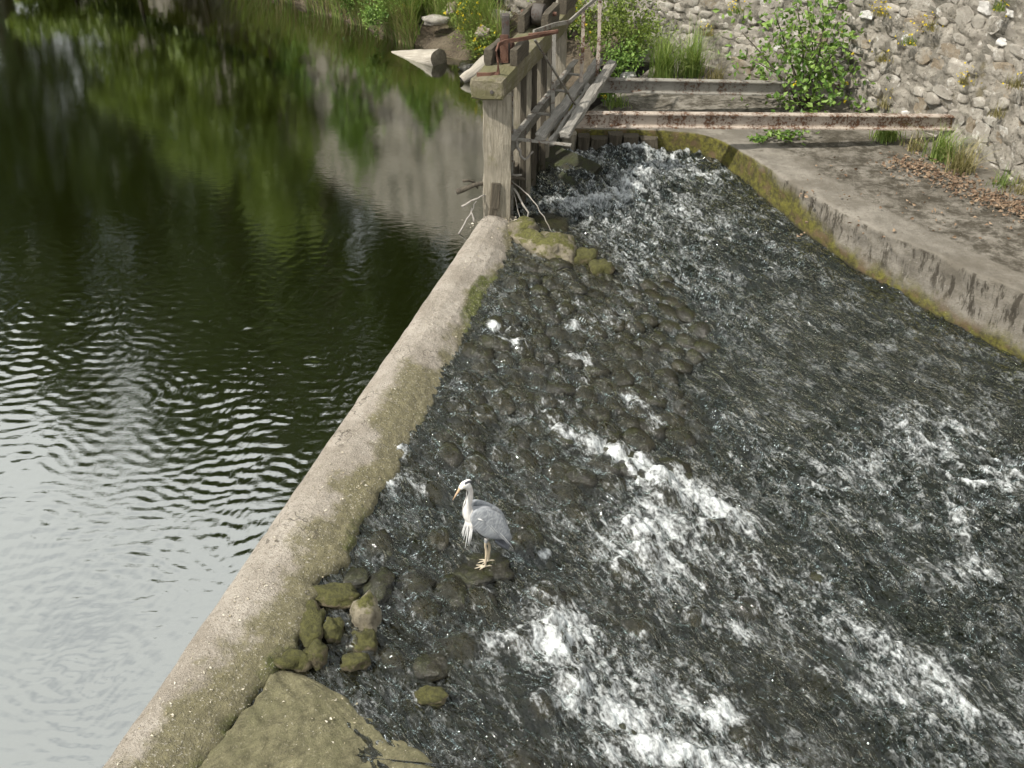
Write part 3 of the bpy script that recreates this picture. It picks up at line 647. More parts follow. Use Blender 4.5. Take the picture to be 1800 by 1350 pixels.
NEAR = [(585, 1050, 85, 38, .05, 'moss_thick', 'long low mossy stone lying across under the jagged weir edge'), (549, 1100, 45, 82, .06, 'moss_thick', 'long upright olive stone nearest the jagged weir edge'),
        (586, 1110, 34, 46, .07, 'moss_thick', 'small round dark green stone between two larger mossy stones'), (643, 1086, 48, 60, .12, 'moss_stone', 'tallest mossy stone with a bare pale top'),
        (640, 1134, 48, 46, .09, 'moss_thick', 'bright green stone touching the tallest mossy stone'), (624, 1167, 48, 26, .05, 'moss_thick', 'low dark green stone at the foot of the mossy row'),
        (556, 1156, 42, 48, .08, 'moss_thick', 'rounded mossy stone at the slab corner by the water'), (514, 1166, 60, 34, .06, 'moss_thick', 'flat olive stone wedged between weir edge and algae slab'),
        (664, 1028, 52, 64, .05, 'wet_stone', 'black wet stone with water sliding over it beside the mossy stones'), (752, 1168, 70, 50, .04, 'wet_stone', 'broad dark stone just under the water between mossy stones and foam'),
        (756, 1226, 52, 34, .05, 'moss_thick', 'lone mossy stone where the slab meets the water'), (820, 1010, 90, 50, .03, 'wet_stone', 'dark wet stone just below the heron'), (626, 1010, 40, 40, .03, 'wet_stone', 'wet stone close under the weir edge'),
        (1088, 1290, 60, 50, .04, 'wet_stone', 'dark stone ringed by white foam in the foreground')]
for i, (u, v, w, h, hz, mt, lb) in enumerate(NEAR):
    z0 = -.16 if u < 700 else -.35; p = at(u, v, z0); wl = float(wlevel(p.x, p.y)); p = at(u, v, wl + .02); dist = math.hypot(p.y, ZC); 
    rx = w / FOC * dist * .52; ry = max(h / FOC * dist * .5 / math.sin(math.atan2(ZC, p.y)) - hz * .4, .05)
    blob_stone('mossy_stone' if 'moss' in mt else 'wet_stone', (p.x, p.y, wl + (.03 if 'moss' in mt else -.01)), rx * .95, ry * .95, hz * 1.15, .15 * math.sin(i * 3), mt, 100 + i, lb, 'stones below the weir edge')
FAR = [(921, 407, 52, 30, .13, .3, 'moss_stone', 'pale brown boulder right of the timber post foot'), (936, 425, 46, 44, .10, .7, 'moss_stone', 'slanting olive stone between two boulders at the weir end'),
       (976, 440, 72, 44, .13, -.2, 'moss_stone', 'largest mossy boulder at the end of the weir'), (968, 462, 60, 22, .06, .1, 'wet_stone', 'grey wet stone under the largest mossy boulder'), (1027, 455, 40, 28, .11, 0, 'moss_thick', 'small round yellow green stone in the row of boulders'),
       (1056, 474, 38, 26, .09, .2, 'moss_thick', 'last mossy stone of the row, nearest the rushing channel'), (915, 478, 60, 30, .03, .4, 'wet_stone', 'low wet stone between moss bank and boulders'), (880, 408, 52, 34, .05, .1, 'moss_stone', 'flat stone under leaf litter at the foot of the post'),
       (960, 385, 70, 36, .05, -.3, 'wet_stone', 'dark underwater boulder behind the pale brown boulder')]
for i, (u, v, w, h, hz, rot, mt, lb) in enumerate(FAR):
    p = at(u, v, -.10); wl = min(float(wlevel(p.x, min(p.y, 11.4))), -.06); p = at(u, v, wl + .05); dist = math.hypot(p.y, ZC)
    rx = w / FOC * dist * .54; ry = max(h / FOC * dist * .5 / math.sin(math.atan2(ZC, p.y)) - hz * .6, .09)
    blob_stone('mossy_stone' if 'moss' in mt else 'wet_stone', (p.x, p.y, wl + (.03 if 'moss' in mt else -.03)), rx, ry, hz * 1.25, rot, mt, 130 + i, lb, 'boulders at the end of the weir')

# ------------------------------------------------------------------ timber / iron pieces
def box_bm(bm, size, Mx=None, cuts=0):
    r = bmesh.ops.create_cube(bm, size=1)
    bmesh.ops.scale(bm, verts=r['verts'], vec=size)
    if Mx is not None: bmesh.ops.transform(bm, verts=r['verts'], matrix=Mx)
    return r['verts']
def timber(name, p0, p1, w, h, mat, parent, wear=.012, bevel=.012, seg=14, seed=0, up=Vector((0, 0, 1))):
    """a worn squared timber from p0 to p1; w across, h deep"""
    p0, p1 = Vector(p0), Vector(p1); d = (p1 - p0); L = d.length; y = d.normalized(); x = y.cross(up)
    if x.length < .01: x = Vector((1, 0, 0))
    x.normalize(); z = x.cross(y)
    prof = [(-.5, -.5), (-.17, -.5), (.17, -.5), (.5, -.5), (.5, -.17), (.5, .17), (.5, .5), (.17, .5), (-.17, .5), (-.5, .5), (-.5, .17), (-.5, -.17)]
    V = []; rs_ = random.Random(seed)
    ts = [0, .004] + [i / seg for i in range(1, seg)] + [.996, 1]
    for i, t in enumerate(ts):
        sh = (bevel * 1.0 if i in (0, len(ts) - 1) else 0)
        for a, b in prof:
            k = 1.0
            corner = abs(a) == .5 and abs(b) == .5
            q = Vector((a * w * (1 - 2 * sh / w), t * L, b * h * (1 - 2 * sh / h)))
            if corner: q.x *= 1 - .9 * bevel / w; q.z *= 1 - .9 * bevel / h
            nz = mnoise.noise(Vector((a * 3 + seed * 7.1, t * L * 3.0, b * 3))) * wear + mnoise.noise(Vector((a * 9 + seed, t * L * 9, b * 9 + 4))) * wear * .5
            q.x += nz * (1 if a > 0 else -1 if a < 0 else 0); q.z += nz * (1 if b > 0 else -1 if b < 0 else 0)
            V.append(q)
    n = len(prof); F = []
    for i in range(len(ts) - 1):
        for j in range(n): F.append((i * n + j, i * n + (j + 1) % n, (i + 1) * n + (j + 1) % n, (i + 1) * n + j))
    F.append(tuple(range(n))[::-1]); F.append(tuple((len(ts) - 1) * n + j for j in range(n)))
    me = bpy.data.meshes.new(name); me.from_pydata([tuple(v) for v in V], [], F); me.update()
    bm = bmesh.new(); bm.from_mesh(me); bmesh.ops.recalc_face_normals(bm, faces=bm.faces); bm.to_mesh(me); bm.free()
    me.materials.append(mat); o = bpy.data.objects.new(name, me)
    Mx = Matrix((x, y, z)).transposed().to_4x4(); Mx.translation = p0
    COL.objects.link(o)
    if parent is not None:
        o.parent = parent; o.matrix_parent_inverse = Matrix.Translation(-parent.location)
    o.matrix_basis = Mx
    return o
def bar(name, pts, r, mat, parent, square=False, taper=None, ns=8):
    """a bent round or flat bar through pts"""
    pts = [Vector(p) for p in pts]; V = []; F = []; n = 4 if square else ns
    for i, p in enumerate(pts):
        d = (pts[min(i + 1, len(pts) - 1)] - pts[max(i - 1, 0)]).normalized()
        a = d.cross(Vector((0, 0, 1)));
        if a.length < .05: a = d.cross(Vector((0, 1, 0)))
        a.normalize(); b = a.cross(d); rr = r if not taper else r * (1 + (taper - 1) * i / (len(pts) - 1))
        ra, rb = (rr, rr) if not isinstance(square, tuple) else square
        for k in range(n):
            t = 2 * math.pi * (k + .5) / n; V.append(p + a * math.cos(t) * ra * (1.41 if n == 4 else 1) + b * math.sin(t) * rb * (1.41 if n == 4 else 1))
    for i in range(len(pts) - 1):
        for k in range(n): F.append((i * n + k, i * n + (k + 1) % n, (i + 1) * n + (k + 1) % n, (i + 1) * n + k))
    F.append(tuple(range(n))[::-1]); F.append(tuple((len(pts) - 1) * n + k for k in range(n)))
    me = bpy.data.meshes.new(name); me.from_pydata([tuple(v) for v in V], [], F); me.update()
    for p in me.polygons: p.use_smooth = n > 4
    me.materials.append(mat); o = bpy.data.objects.new(name, me); COL.objects.link(o)
    if parent is not None: o.parent = parent; o.matrix_parent_inverse = Matrix.Translation(-parent.location)
    return o
def profile_beam(name, p0, p1, prof, mat, parent=None):
    """extrude a closed 2-D profile (across, up) from p0 to p1"""
    p0, p1 = Vector(p0), Vector(p1); y = (p1 - p0).normalized(); x = y.cross(Vector((0, 0, 1))).normalized(); z = x.cross(y); L = (p1 - p0).length
    seg = 24; n = len(prof); V = []; F = []
    for i in range(seg + 1):
        for a, b in prof: V.append((a + .003 * mnoise.noise((i * .7, a * 9, 1)), L * i / seg, b + .004 * mnoise.noise((i * .5, 3, b * 9))))
    for i in range(seg):
        for j in range(n): F.append((i * n + j, i * n + (j + 1) % n, (i + 1) * n + (j + 1) % n, (i + 1) * n + j))
    F.append(tuple(range(n))[::-1]); F.append(tuple(seg * n + j for j in range(n)))
    me = bpy.data.meshes.new(name); me.from_pydata(V, [], F); me.update()
    bm = bmesh.new(); bm.from_mesh(me); bmesh.ops.recalc_face_normals(bm, faces=bm.faces); bm.to_mesh(me); bm.free()
    me.materials.append(mat); o = bpy.data.objects.new(name, me); COL.objects.link(o)
    if parent is not None: o.parent = parent; o.matrix_parent_inverse = Matrix.Translation(-parent.location)
    Mx = Matrix((x, y, z)).transposed().to_4x4(); Mx.translation = p0; o.matrix_basis = Mx
    return o

# gate frame: posts in line with the weir, heavy cap beam on top
GX = lambda Y: -.22 + .283 * (Y - 11.39)
gdir = Vector((.272, .962, 0)); gnrm = Vector((.962, -.272, 0))
gate = empty('sluice_gate', (GX(11.5), 11.5, 0)); tag(gate, 'old timber sluice gate frame with heavy cap beam and rusty lifting gear', 'sluice gate')
PY = [11.53, 12.55, 13.45, 14.25]
for i, Y in enumerate(PY):
    w = .31 if i == 0 else .24
    timber('post', (GX(Y), Y, -.9), (GX(Y) + (.02 if i == 0 else 0), Y, 1.50), w, .30 if i == 0 else .24, M['post'], gate, .016, .02, 26, 3 + i, up=Vector((0, -1, 0)))
timber('cap_beam', (GX(11.22), 11.22, 1.60), (GX(14.45), 14.45, 1.60), .37, .23, M['cap'], gate, .016, .02, 26, 11)
# splice plate near the foot of the front post
timber('wear_plate', (GX(11.36) + .03, 11.355, .20), (GX(11.36) + .05, 11.36, .50), .10, .04, M['darkwood'], gate, .006, .006, 6, 15, up=Vector((0, -1, 0)))
timber('wear_plate', (GX(11.36) + .005, 11.36, .10), (GX(11.36) + .025, 11.362, .22), .085, .035, M['darkwood'], gate, .006, .006, 6, 16, up=Vector((0, -1, 0)))
# wet gate boards and guide timbers; dark colour and height stand in for the gate's shadow
for i in range(3):
    y0, y1 = PY[i] + .18, PY[i + 1] - .14
    nb = 4
    for k in range(nb):
        ya = y0 + (y1 - y0) * k / nb + .01; yb = y0 + (y1 - y0) * (k + 1) / nb - .01; ym = (ya + yb) / 2
        timber('gate_board', (GX(ym), ym, -.75), (GX(ym), ym, .34 + .05 * ((k * 7 + i) % 3)), .06, yb - ya, M['darkwood'], gate, .006, .008, 8, 20 + i * 5 + k, up=gdir)
for Y in (11.78, 12.32, 12.78, 13.24, 13.66):
    timber('guide_rail', (GX(Y) + .09, Y - .03, -.6), (GX(Y) + .09, Y - .03, 1.49), .07, .07, M['igrey'] if Y < 12 else M['darkwood'], gate, .004, .006, 10, 40 + int(Y * 10), up=Vector((0, -1, 0)))
# lifting gear on the cap
timber('rack_bar', (GX(11.86) + .02, 11.86, .2), (GX(11.86) + .02, 11.86, 2.22), .085, .11, M['idark'], gate, .004, .008, 20, 51, up=Vector((0, -1, 0)))
timber('rack_strap', (GX(11.80) + .02, 11.79, 1.72), (GX(11.80) + .02, 11.79, 2.02), .09, .025, M['rust'], gate, .002, .004, 4, 52, up=Vector((0, -1, 0)))
for sx in (-.13, .15):
    timber('bearing_block', (GX(11.70) + sx, 11.70, 1.80), (GX(12.15) + sx, 12.15, 1.80), .085, .18, M['darkwood'], gate, .012, .012, 8, 53 + int(sx * 100))
    timber('bearing_block', (GX(13.0) + sx, 13.0, 1.82), (GX(13.55) + sx, 13.55, 1.82), .085, .22, M['darkwood'], gate, .012, .012, 8, 57 + int(sx * 100))
    timber('bearing_block', (GX(13.85) + sx, 13.85, 1.86), (GX(14.5) + sx, 14.5, 1.86), .10, .30, M['darkwood'], gate, .016, .012, 8, 59 + int(sx * 100))
def cyl(name, p, r, L, axis, mat, parent, n=20):
    bm = bmesh.new(); bmesh.ops.create_cone(bm, cap_ends=True, segments=n, radius1=r, radius2=r, depth=L)
    bmesh.ops.bevel(bm, geom=[e for e in bm.edges if abs(e.verts[0].co.z - e.verts[1].co.z) < 1e-4], offset=min(r, L) * .08, segments=1, affect='EDGES')
    me = bpy.data.meshes.new(name); bm.to_mesh(me); bm.free(); me.materials.append(mat)
    for f in me.polygons: f.use_smooth = len(f.vertices) == 4
    o = bpy.data.objects.new(name, me); COL.objects.link(o)
    if parent is not None: o.parent = parent; o.matrix_parent_inverse = Matrix.Translation(-parent.location)
    o.rotation_euler = Vector(axis).to_track_quat('Z', 'Y').to_euler(); o.location = p; return o
cyl('roller', (GX(13.27) + .01, 13.27, 1.86), .125, .14, gnrm, M['idark'], gate); cyl('roller', (GX(11.95) + .01, 11.98, 1.82), .085, .13, gnrm, M['rust'], gate)
cyl('axle', (GX(13.27) + .01, 13.27, 1.88), .025, .44, gnrm, M['rust'], gate, 10); cyl('axle', (GX(14.1), 14.1, 2.0), .03, .42, gnrm, M['rust'], gate, 10)
cyl('bolt_head', (GX(11.2) + .06, 11.205, 1.585), .022, .03, (0, -1, 0), M['idark'], gate, 6)
# bent rusty stay on the near end of the cap
def ap(u, v, z): return at(u, v, z)
bar('rusty_stay', [ap(838, 131, 1.725), ap(862, 131, 1.725), ap(876, 128, 1.735), ap(876, 108, 1.87), ap(872, 90, 1.98), ap(877, 78, 2.03), ap(888, 73, 2.05), ap(920, 68, 2.06), ap(950, 62, 2.06), ap(981, 55, 2.07)], .018, M['rust'], gate, square=(.009, .020))
bar('rusty_strap', [ap(929, 61, 2.065), ap(945, 59, 2.08), ap(980, 54, 2.10)], .018, M['rust'], gate, square=(.016, .011))

# walkway beside the gate: iron frame and silvery planks, resting on the cross beams
walk = empty('walkway', (.45, 12.6, 0)); tag(walk, 'broken walkway of silvery planks on iron frame beside the sluice gate', 'walkway')
o0 = Vector((GX(11.55) + .17, 11.55, .93)); L = 3.2
angle = [(0, 0), (.075, 0), (.075, -.012), (.012, -.012), (.012, -.20), (0, -.20)]
profile_beam('angle_iron', o0, o0 + gdir * L, [(-.04, 0), (.04, 0), (.04, -.012), (-.028, -.012), (-.028, -.20), (-.04, -.20)], M['igrey'], walk)
for t in (.10, 1.0, 1.9, 2.6):
    a = o0 + gdir * t; timber('cross_bar', a + Vector((.02, 0, -.02)), a + gnrm * (.66 if t < .2 else .38) + Vector((0, 0, -.025)), .055, .022, M['igrey'], walk, .002, .003, 6, 70 + int(t * 10))
for k, (du, w, t0, t1, z) in enumerate([(.29, .115, .12, 3.15, .015), (.41, .05, .16, 2.2, -.05), (.54, .12, .28, 3.05, .015)]):
    a = o0 + gnrm * du
    timber('plank', a + gdir * t0 + Vector((0, 0, z)), a + gdir * t1 + Vector((.03 if k == 0 else -.01, 0, z + (.02 if k else 0))), w, .085, M['plank'], walk, .016, .012, 22, 80 + k)
# guard rail
R0, R1, R2 = at(971, 200, .93), at(1021, 152, .93), at(1050, 127, .93)
rt0 = Vector((R0.x + .0, R0.y, 1.86)); rt1 = Vector((R1.x, R1.y, 1.86)); rt2 = Vector((R2.x, R2.y + .1, 1.86))
for b_, t_ in ((R0, rt0), (R1, rt1), (R2, rt2)):
    bar('rail_post', [b_ + Vector((0, 0, -.06)), (b_ + t_) / 2 + Vector((.006, 0, 0)), t_], .02, M['igrey'] if b_ is R0 else M['ipaint'], walk, square=(.022, .012))
bar('guard_rail', [at(938, 56, 2.07), rt0 + Vector((0, 0, .10)), (rt0 + rt1) / 2, rt1 + Vector((0, 0, .02)), rt2 + gdir * .3], .016, M['igrey'], walk, square=(.010, .022))
bar('rail_brace', [at(940, 70, 2.02), at(968, 115, 1.62), at(1011, 184, .95)], .016, M['igrey'], walk, square=(.012, .008))

# the two cross beams
IB = [(-.055, 0), (.055, 0), (.055, -.014), (.007, -.024), (.007, -.156), (.055, -.166), (.055, -.18), (-.055, -.18), (-.055, -.166), (-.007, -.156), (-.007, -.024), (-.055, -.014)]
b1 = profile_beam('steel_beam', at(985, 197, .80), at(1664, 203, .64) + Vector((.25, 0, 0)), IB, M['ipaint']); tag(b1, 'long iron beam with flaking pinkish paint, nearer of the two over the channel', 'beam', 'iron beams across the channel')
b2 = profile_beam('steel_beam', at(1030, 137, .80), at(1420, 146, .64) + Vector((.45, .0, 0)), IB, M['igrey']); tag(b2, 'grey rusty iron beam farther back, its right end behind the shrub', 'beam', 'iron beams across the channel')

# dark pile wall closing the far side of the gate opening
pw = empty('pile_wall', (1.2, 13.75, 0)); tag(pw, 'dark wet pile wall at the back of the gate opening', 'pile wall')
x = .66; i = 0
while x < 1.70:
    w = [.20, .17, .24, .19, .22, .25][i % 6]
    timber('pile', (x + w / 2, 13.80 - .01 * (i % 3), -.8), (x + w / 2, 13.78 - .01 * (i % 2), .22 - .03 * (i % 3)), w - .012, .22, M['darkwood'] if i else M['post'], pw, .02, .03, 10, 120 + i, up=Vector((0, -1, 0)))
    x += w; i += 1
# tilted mossy slab in the outflow
ts = timber('tilted_slab', (.38, 13.35, -.02), (.98, 12.95, -.16), .62, .10, m_stone('dark_slab', (.028, .026, .016), (.05, .046, .025), .35, moss=(.05, .06, .015), mossamt=.3), None, .03, .02, 12, 140, up=Vector((-.1, -.45, .8)))
tag(ts, 'dark tilted mossy slab in the outflow right of the gate', 'slab')

# ------------------------------------------------------------------ logs, driftwood
def log(name, p0, p1, r0, r1, label, seed):
    p0, p1 = Vector(p0), Vector(p1); d = p1 - p0; L = d.length
    e = empty(name, p0); e.rotation_euler = d.to_track_quat('X', 'Z').to_euler(); tag(e, label, 'log', 'logs at the bank')
    n = 18; V = []; F = []; seg = 10
    for i in range(seg + 1):
        t = i / seg; r = r0 + (r1 - r0) * t ** .8
        for k in range(n):
            a = 2 * math.pi * k / n; q = 1 + .22 * mnoise.noise((math.cos(a) + seed, math.sin(a), t * 3))
            V.append((t * L, math.cos(a) * r * q, math.sin(a) * r * q))
    for i in range(seg):
        for k in range(n): F.append((i * n + k, i * n + (k + 1) % n, (i + 1) * n + (k + 1) % n, (i + 1) * n + k))
    npmesh('trunk', V, F, M['log'], parent=e)
    for nm, i, s in (('cut_end', seg, .01),):
        c = [Vector(V[i * n + k]) for k in range(n)]; cc = sum(c, Vector()) / n
        VV = [cc + Vector((s, 0, 0))] + [v for v in c] + [cc + (v - cc) * .6 + Vector((s, 0, 0)) for v in c]; FF = []
        for k in range(n):
            FF.append((1 + k, 1 + (k + 1) % n, 1 + n + (k + 1) % n)); FF.append((1 + k, 1 + n + (k + 1) % n, 1 + n + k)); FF.append((1 + n + k, 1 + n + (k + 1) % n, 0))
        npmesh(nm, [tuple(v) for v in VV], FF, M['logend'], parent=e, smooth=False)
log('driftwood_log', at(690, 103, -.13), at(772, 106, .06), .12, .175, 'bleached log with shade-darkened cut end lying half in the pond at the bank', 1)
log('driftwood_log', at(812, 142, .02), at(862, 108, .25), .07, .13, 'pale log stub showing behind the gate cap', 2)
blob_stone('bank_stone', at(765, 36, .40), .22, .12, .09, .2, 'wstone', 201, 'pale stone in the bank above the bleached log')
blob_stone('bank_stone', at(830, 118, .03), .2, .14, .10, .1, 'wet_stone', 202, 'dark stone at the waterline beside the bleached log')
for i, (u, v, w) in enumerate([(880, 30, .5), (800, 15, .45), (915, 8, .5), (850, 60, .35), (960, 15, .45)]):
    blob_stone('bank_rock', at(u, v, .55), w * .34, w * .26, .11, i, 'wstone_brown' if i % 2 else 'wstone', 210 + i, ['brown rock on the bank behind the gear upright', 'grey rock at the top edge left of the gear upright', 'grey rock at the top edge behind the roller', 'brown rock low on the bank behind the gate cap', 'grey rock behind the far end of the cap beam'][i], 'rocks on the bank')

STK = [([(-.56, 11.22, .28), (-.42, 11.30, .33), (-.30, 11.38, .35)], .014, 'white bent stick caught left of the post'), ([(-.60, 11.10, .0), (-.48, 11.24, .17), (-.40, 11.33, .30)], .010, 'thin curved white twig hanging left of the post'),
       ([(-.43, 11.20, .10), (-.46, 11.28, .24)], .012, 'short forked white stick left of the post'), ([(-.62, 11.35, .40), (-.40, 11.42, .46), (-.2, 11.5, .45)], .035, 'dead brown branch jammed against the left side of the post'),
       ([(-.55, 11.38, .52), (-.45, 11.42, .50), (-.38, 11.45, .40)], .018, 'stubby brown twig on the jammed branch'), ([(.02, 11.55, .36), (.16, 11.42, .16), (.20, 11.36, .06)], .014, 'straight white stick right of the post'),
       ([(.0, 11.6, .42), (.18, 11.45, .32), (.36, 11.3, .12), (.45, 11.22, -.04)], .008, 'long thin white twig drooping right to the boulders'), ([(.02, 11.58, .3), (.08, 11.4, .1), (.13, 11.3, -.08)], .006, 'fine twig dangling to the water right of the post'),
       ([(.02, 11.85, .95), (.07, 11.8, .75), (.14, 11.78, .62), (.24, 11.76, .72)], .022, 'grey forked branch hung beneath the walkway end'), ([(.0, 11.65, .47), (.12, 11.6, .50)], .022, 'short broken branch end beside the post'),
       ([(-.16, 11.60, .44), (.05, 11.62, .46), (.15, 11.7, .40)], .03, 'brown branch wedged behind the post')]
for pts, r, lb in STK:
    c = [Vector(p) + Vector((.02 * mnoise.noise((i * 3.1, r * 99, 1)), 0, 0)) for i, p in enumerate(catmull([(*p,) for p in pts], 4))]
    o = bar('driftwood_stick', c, r, M['bark'] if 'brown' in lb else M['stick'], None, taper=.5, ns=7); tag(o, lb, 'stick', 'driftwood caught on the gate')
o = bar('driftwood_stick', catmull([at(862, 478, -.02), at(872, 486, -.05), at(888, 493, -.10)], 3), .012, M['stick'], None, taper=.6); tag(o, 'white stick lying at the edge of the moss below the weir end', 'stick')

# ------------------------------------------------------------------ leaves and plants
def leaf_mesh(C, N, size, aspect, var, fold=.25, rng=None):
    """numpy leaf cards folded along the midrib: C centres, N directions of the leaf axis"""
    n = len(C); rng = rng or np.random
    N = N / np.linalg.norm(N, axis=1, keepdims=True)
    A = rng.normal(size=(n, 3)); Bv = np.cross(N, A); Bv /= np.linalg.norm(Bv, axis=1, keepdims=True) + 1e-9; Up = np.cross(Bv, N)
    size = np.asarray(size).reshape(-1, 1) * np.ones((n, 1)); w = size * aspect
    v0 = C - N * size * .5; v1 = C + Bv * w * .5 + Up * w * fold; v2 = C + N * size * .5; v3 = C - Bv * w * .5 + Up * w * fold; vm = C + N * size * .02
    V = np.stack([v0, v1, v2, v3, vm], 1).reshape(-1, 3); b = (np.arange(n) * 5)[:, None]
    F = np.concatenate([b + np.array([[0, 1, 4]]), b + np.array([[1, 2, 4]]), b + np.array([[2, 3, 4]]), b + np.array([[3, 0, 4]])])
    return V, F, np.repeat(var, 5)
def blades(P, H, lean, width, var, seg=4, rng=None, droop=.6):
    """arching grass blades: roots P, lengths H, lean directions (n,2)"""
    n = len(P); V = []; 
    side = np.stack([-lean[:, 1], lean[:, 0], np.zeros(n)], 1); side /= np.linalg.norm(side, axis=1, keepdims=True) + 1e-9
    for i in range(seg + 1):
        t = i / seg
        z = H * (t - droop * .5 * t * t * np.clip(np.hypot(lean[:, 0], lean[:, 1]), 0, 1.6))
        c = P + np.concatenate([lean * (H * t * t)[:, None], z[:, None]], 1); w = (width * (1 - t * .93))[:, None]
        V += [c - side * w * .5, c + side * w * .5]
    V = np.stack(V, 1).reshape(-1, 3); k = 2 * (seg + 1); b = (np.arange(n) * k)[:, None]
    F = np.concatenate([b + np.array([[2 * i, 2 * i + 1, 2 * i + 3, 2 * i + 2]]) for i in range(seg)]); return V, F, np.repeat(var, k)

def shrub(name, base, stems, rad, n, lsize, mat, label, cat='shrub', group=None, seed=0, stem_r=.014, aspect=.62, flowers=0, squash=1.0, stemmat='bark'):
    """stems: list of tip offsets; leaves cluster along and round the upper stems"""
    rng = np.random.RandomState(seed); e = empty(name, base); tag(e, label, cat, group)
    C = []; N = []
    for i, tp in enumerate(stems):
        tp = Vector(tp); mid = tp * .5 + Vector((rng.uniform(-.08, .08), rng.uniform(-.08, .08), .08)) * tp.length
        path = catmull([(0, 0, 0), mid, tp], 6)
        V = [Vector(base) + p for p in path]; bar('stem', V, stem_r, M[stemmat], e, taper=.35, ns=6)
        for k in range(n // len(stems)):
            t = rng.uniform(.25, 1.05) ** .8; p = path[min(int(t * (len(path) - 1)), len(path) - 1)]
            o = rng.normal(size=3) * rad * (.45 + .55 * t); o[2] *= squash
            cl = round(k / 7); r2 = np.random.RandomState(seed * 991 + i * 77 + cl).normal(size=3) * rad * .9
            C.append(np.array(p) + o * .35 + r2 * (.4 + .5 * t)); N.append(o / (np.linalg.norm(o) + 1e-6) * .8 + np.array([rng.uniform(-.5, .5), -.3, .15]) + rng.normal(size=3) * .4)
    C = np.array(C); N = np.array(N)
    V, F, vr = leaf_mesh(C, N, rng.uniform(.7, 1.25, len(C)) * lsize, aspect, rng.rand(len(C)), rng=rng)
    npmesh('foliage', V, F, M[mat], parent=e, smooth=False, attrs={'var': vr})
    if flowers:
        idx = rng.choice(len(C), flowers); fc = C[idx] + rng.normal(size=(flowers, 3)) * .02 + np.array([0, -.03, .03])
        fc = np.repeat(fc, 5, 0) + rng.normal(size=(flowers * 5, 3)) * .011
        V, F, vr = leaf_mesh(fc, rng.normal(size=(len(fc), 3)), .035, .8, rng.rand(len(fc)), rng=rng)
        npmesh('flowers', V, F, M['petal'], parent=e, smooth=False, attrs={'var': vr})['kind'] = 'stuff'
    return e
def zoff(w, h, d=0): return (w, d, h)
# large leafy shrub against the wall
shrub('leafy_shrub', at(1412, 196, LEDGE), [(.05, .1, 1.05), (-.45, .05, .95), (.38, .15, .85), (-.75, 0, .70), (.15, -.2, .45), (-.3, -.25, .40), (.5, .0, .35), (-.10, .2, 1.35), (-.55, .1, 1.3), (.35, .25, 1.45), (-.95, .1, 1.05), (.05, .25, 1.65), (.6, .1, .75), (-.3, .2, 1.55)], .36, 1500, .092, 'leaf_shrub', 'large bright green leafy shrub growing against the stone wall', seed=2, stem_r=.016, flowers=8)
shrub('trailing_plant', at(1345, 244, LEDGE), [(-.15, -.15, .06), (.25, -.12, .05), (.0, -.1, .12), (.55, -.08, .04), (.42, -.1, .08)], .10, 170, .075, 'leaf_shrub', 'low trailing green leaves on the ledge just under the nearer beam', cat='plant', seed=3, stem_r=.006, squash=.4)
# tall weeds behind the walkway and along the wall foot
WEED = [((1095, 95), 1.1, .35, 420, 'tall pale green weeds right of the guard rail', 0, 'leaf_light'), ((1140, 75), 1.2, .35, 420, 'tall leafy weeds at the wall foot left of the grass tufts', 0, 'leaf_shrub'), ((1000, 70), .9, .35, 420, 'yellow flowering weed behind the walkway', 80, 'leaf_light'),
        ((830, 70), .55, .30, 420, 'bushy yellow flowering plant on the bank above the bleached log', 50, 'leaf_light'), ((805, 40), .6, .2, 160, 'tall thin yellow flowering plant at the top edge', 14, 'leaf_light'), ((965, 80), .7, .25, 260, 'yellow flowering weed between cap beam and guard rail', 70, 'leaf_light'),
        ((1045, 100), .8, .35, 420, 'leafy weeds just behind the far guard rail posts', 5, 'leaf_light'), ((1120, 40), 1.3, .4, 420, 'tallest pale weeds in front of the wall at the top edge', 8, 'leaf_light'), ((620, 15), .5, .3, 300, 'leafy plant in the long grass at the top edge', 0, 'leaf_shrub'), ((760, 20), .5, .25, 300, 'green plant with yellow flowers beside the pale stone', 12, 'leaf_shrub'),
        ((560, -60), 1.4, .5, 420, 'tall green plants on the bank reflected left of the pale wall', 0, 'leaf_light'), ((650, -40), 1.3, .5, 420, 'tall green plants on the bank reflected in front of the wall', 0, 'leaf_shrub'), ((740, -30), 1.1, .4, 380, 'green and yellow plants reflected near the bleached log', 30, 'leaf_light'),
        ((1120, 105), .7, .35, 420, 'bright leafy weeds behind the left end of the farther beam', 0, 'leaf_light'), ((1165, 55), 1.1, .35, 420, 'bushy weeds climbing the wall above the arching tufts', 4, 'leaf_shrub'), ((1015, 30), 1.0, .3, 380, 'pale green yellow flowering weed at the top edge beyond the walkway', 50, 'leaf_light'),
        ((720, 20), .45, .3, 380, 'leafy plant with pale leaves just left of the pale bank stone', 3, 'leaf_light'), ((870, 40), .35, .3, 260, 'low weeds on the bank behind the gear upright', 8, 'leaf_light'), ((655, 45), .35, .3, 260, 'leafy clump at the waterline in the long grass', 0, 'leaf_shrub'), ((845, 95), .3, .25, 300, 'yellow flowering clump at the waterline right of the bleached log', 26, 'leaf_light'),
        ((690, 35), .5, .35, 420, 'broad dark green leafy plant on the bank left of the pale stone', 5, 'leaf_shrub'), ((1060, 170), .22, .25, 170, 'low green weeds under the farther beam', 4, 'leaf_shrub'), ((1090, 130), .4, .3, 260, 'green weeds between guard rail and farther beam', 0, 'leaf_shrub')]
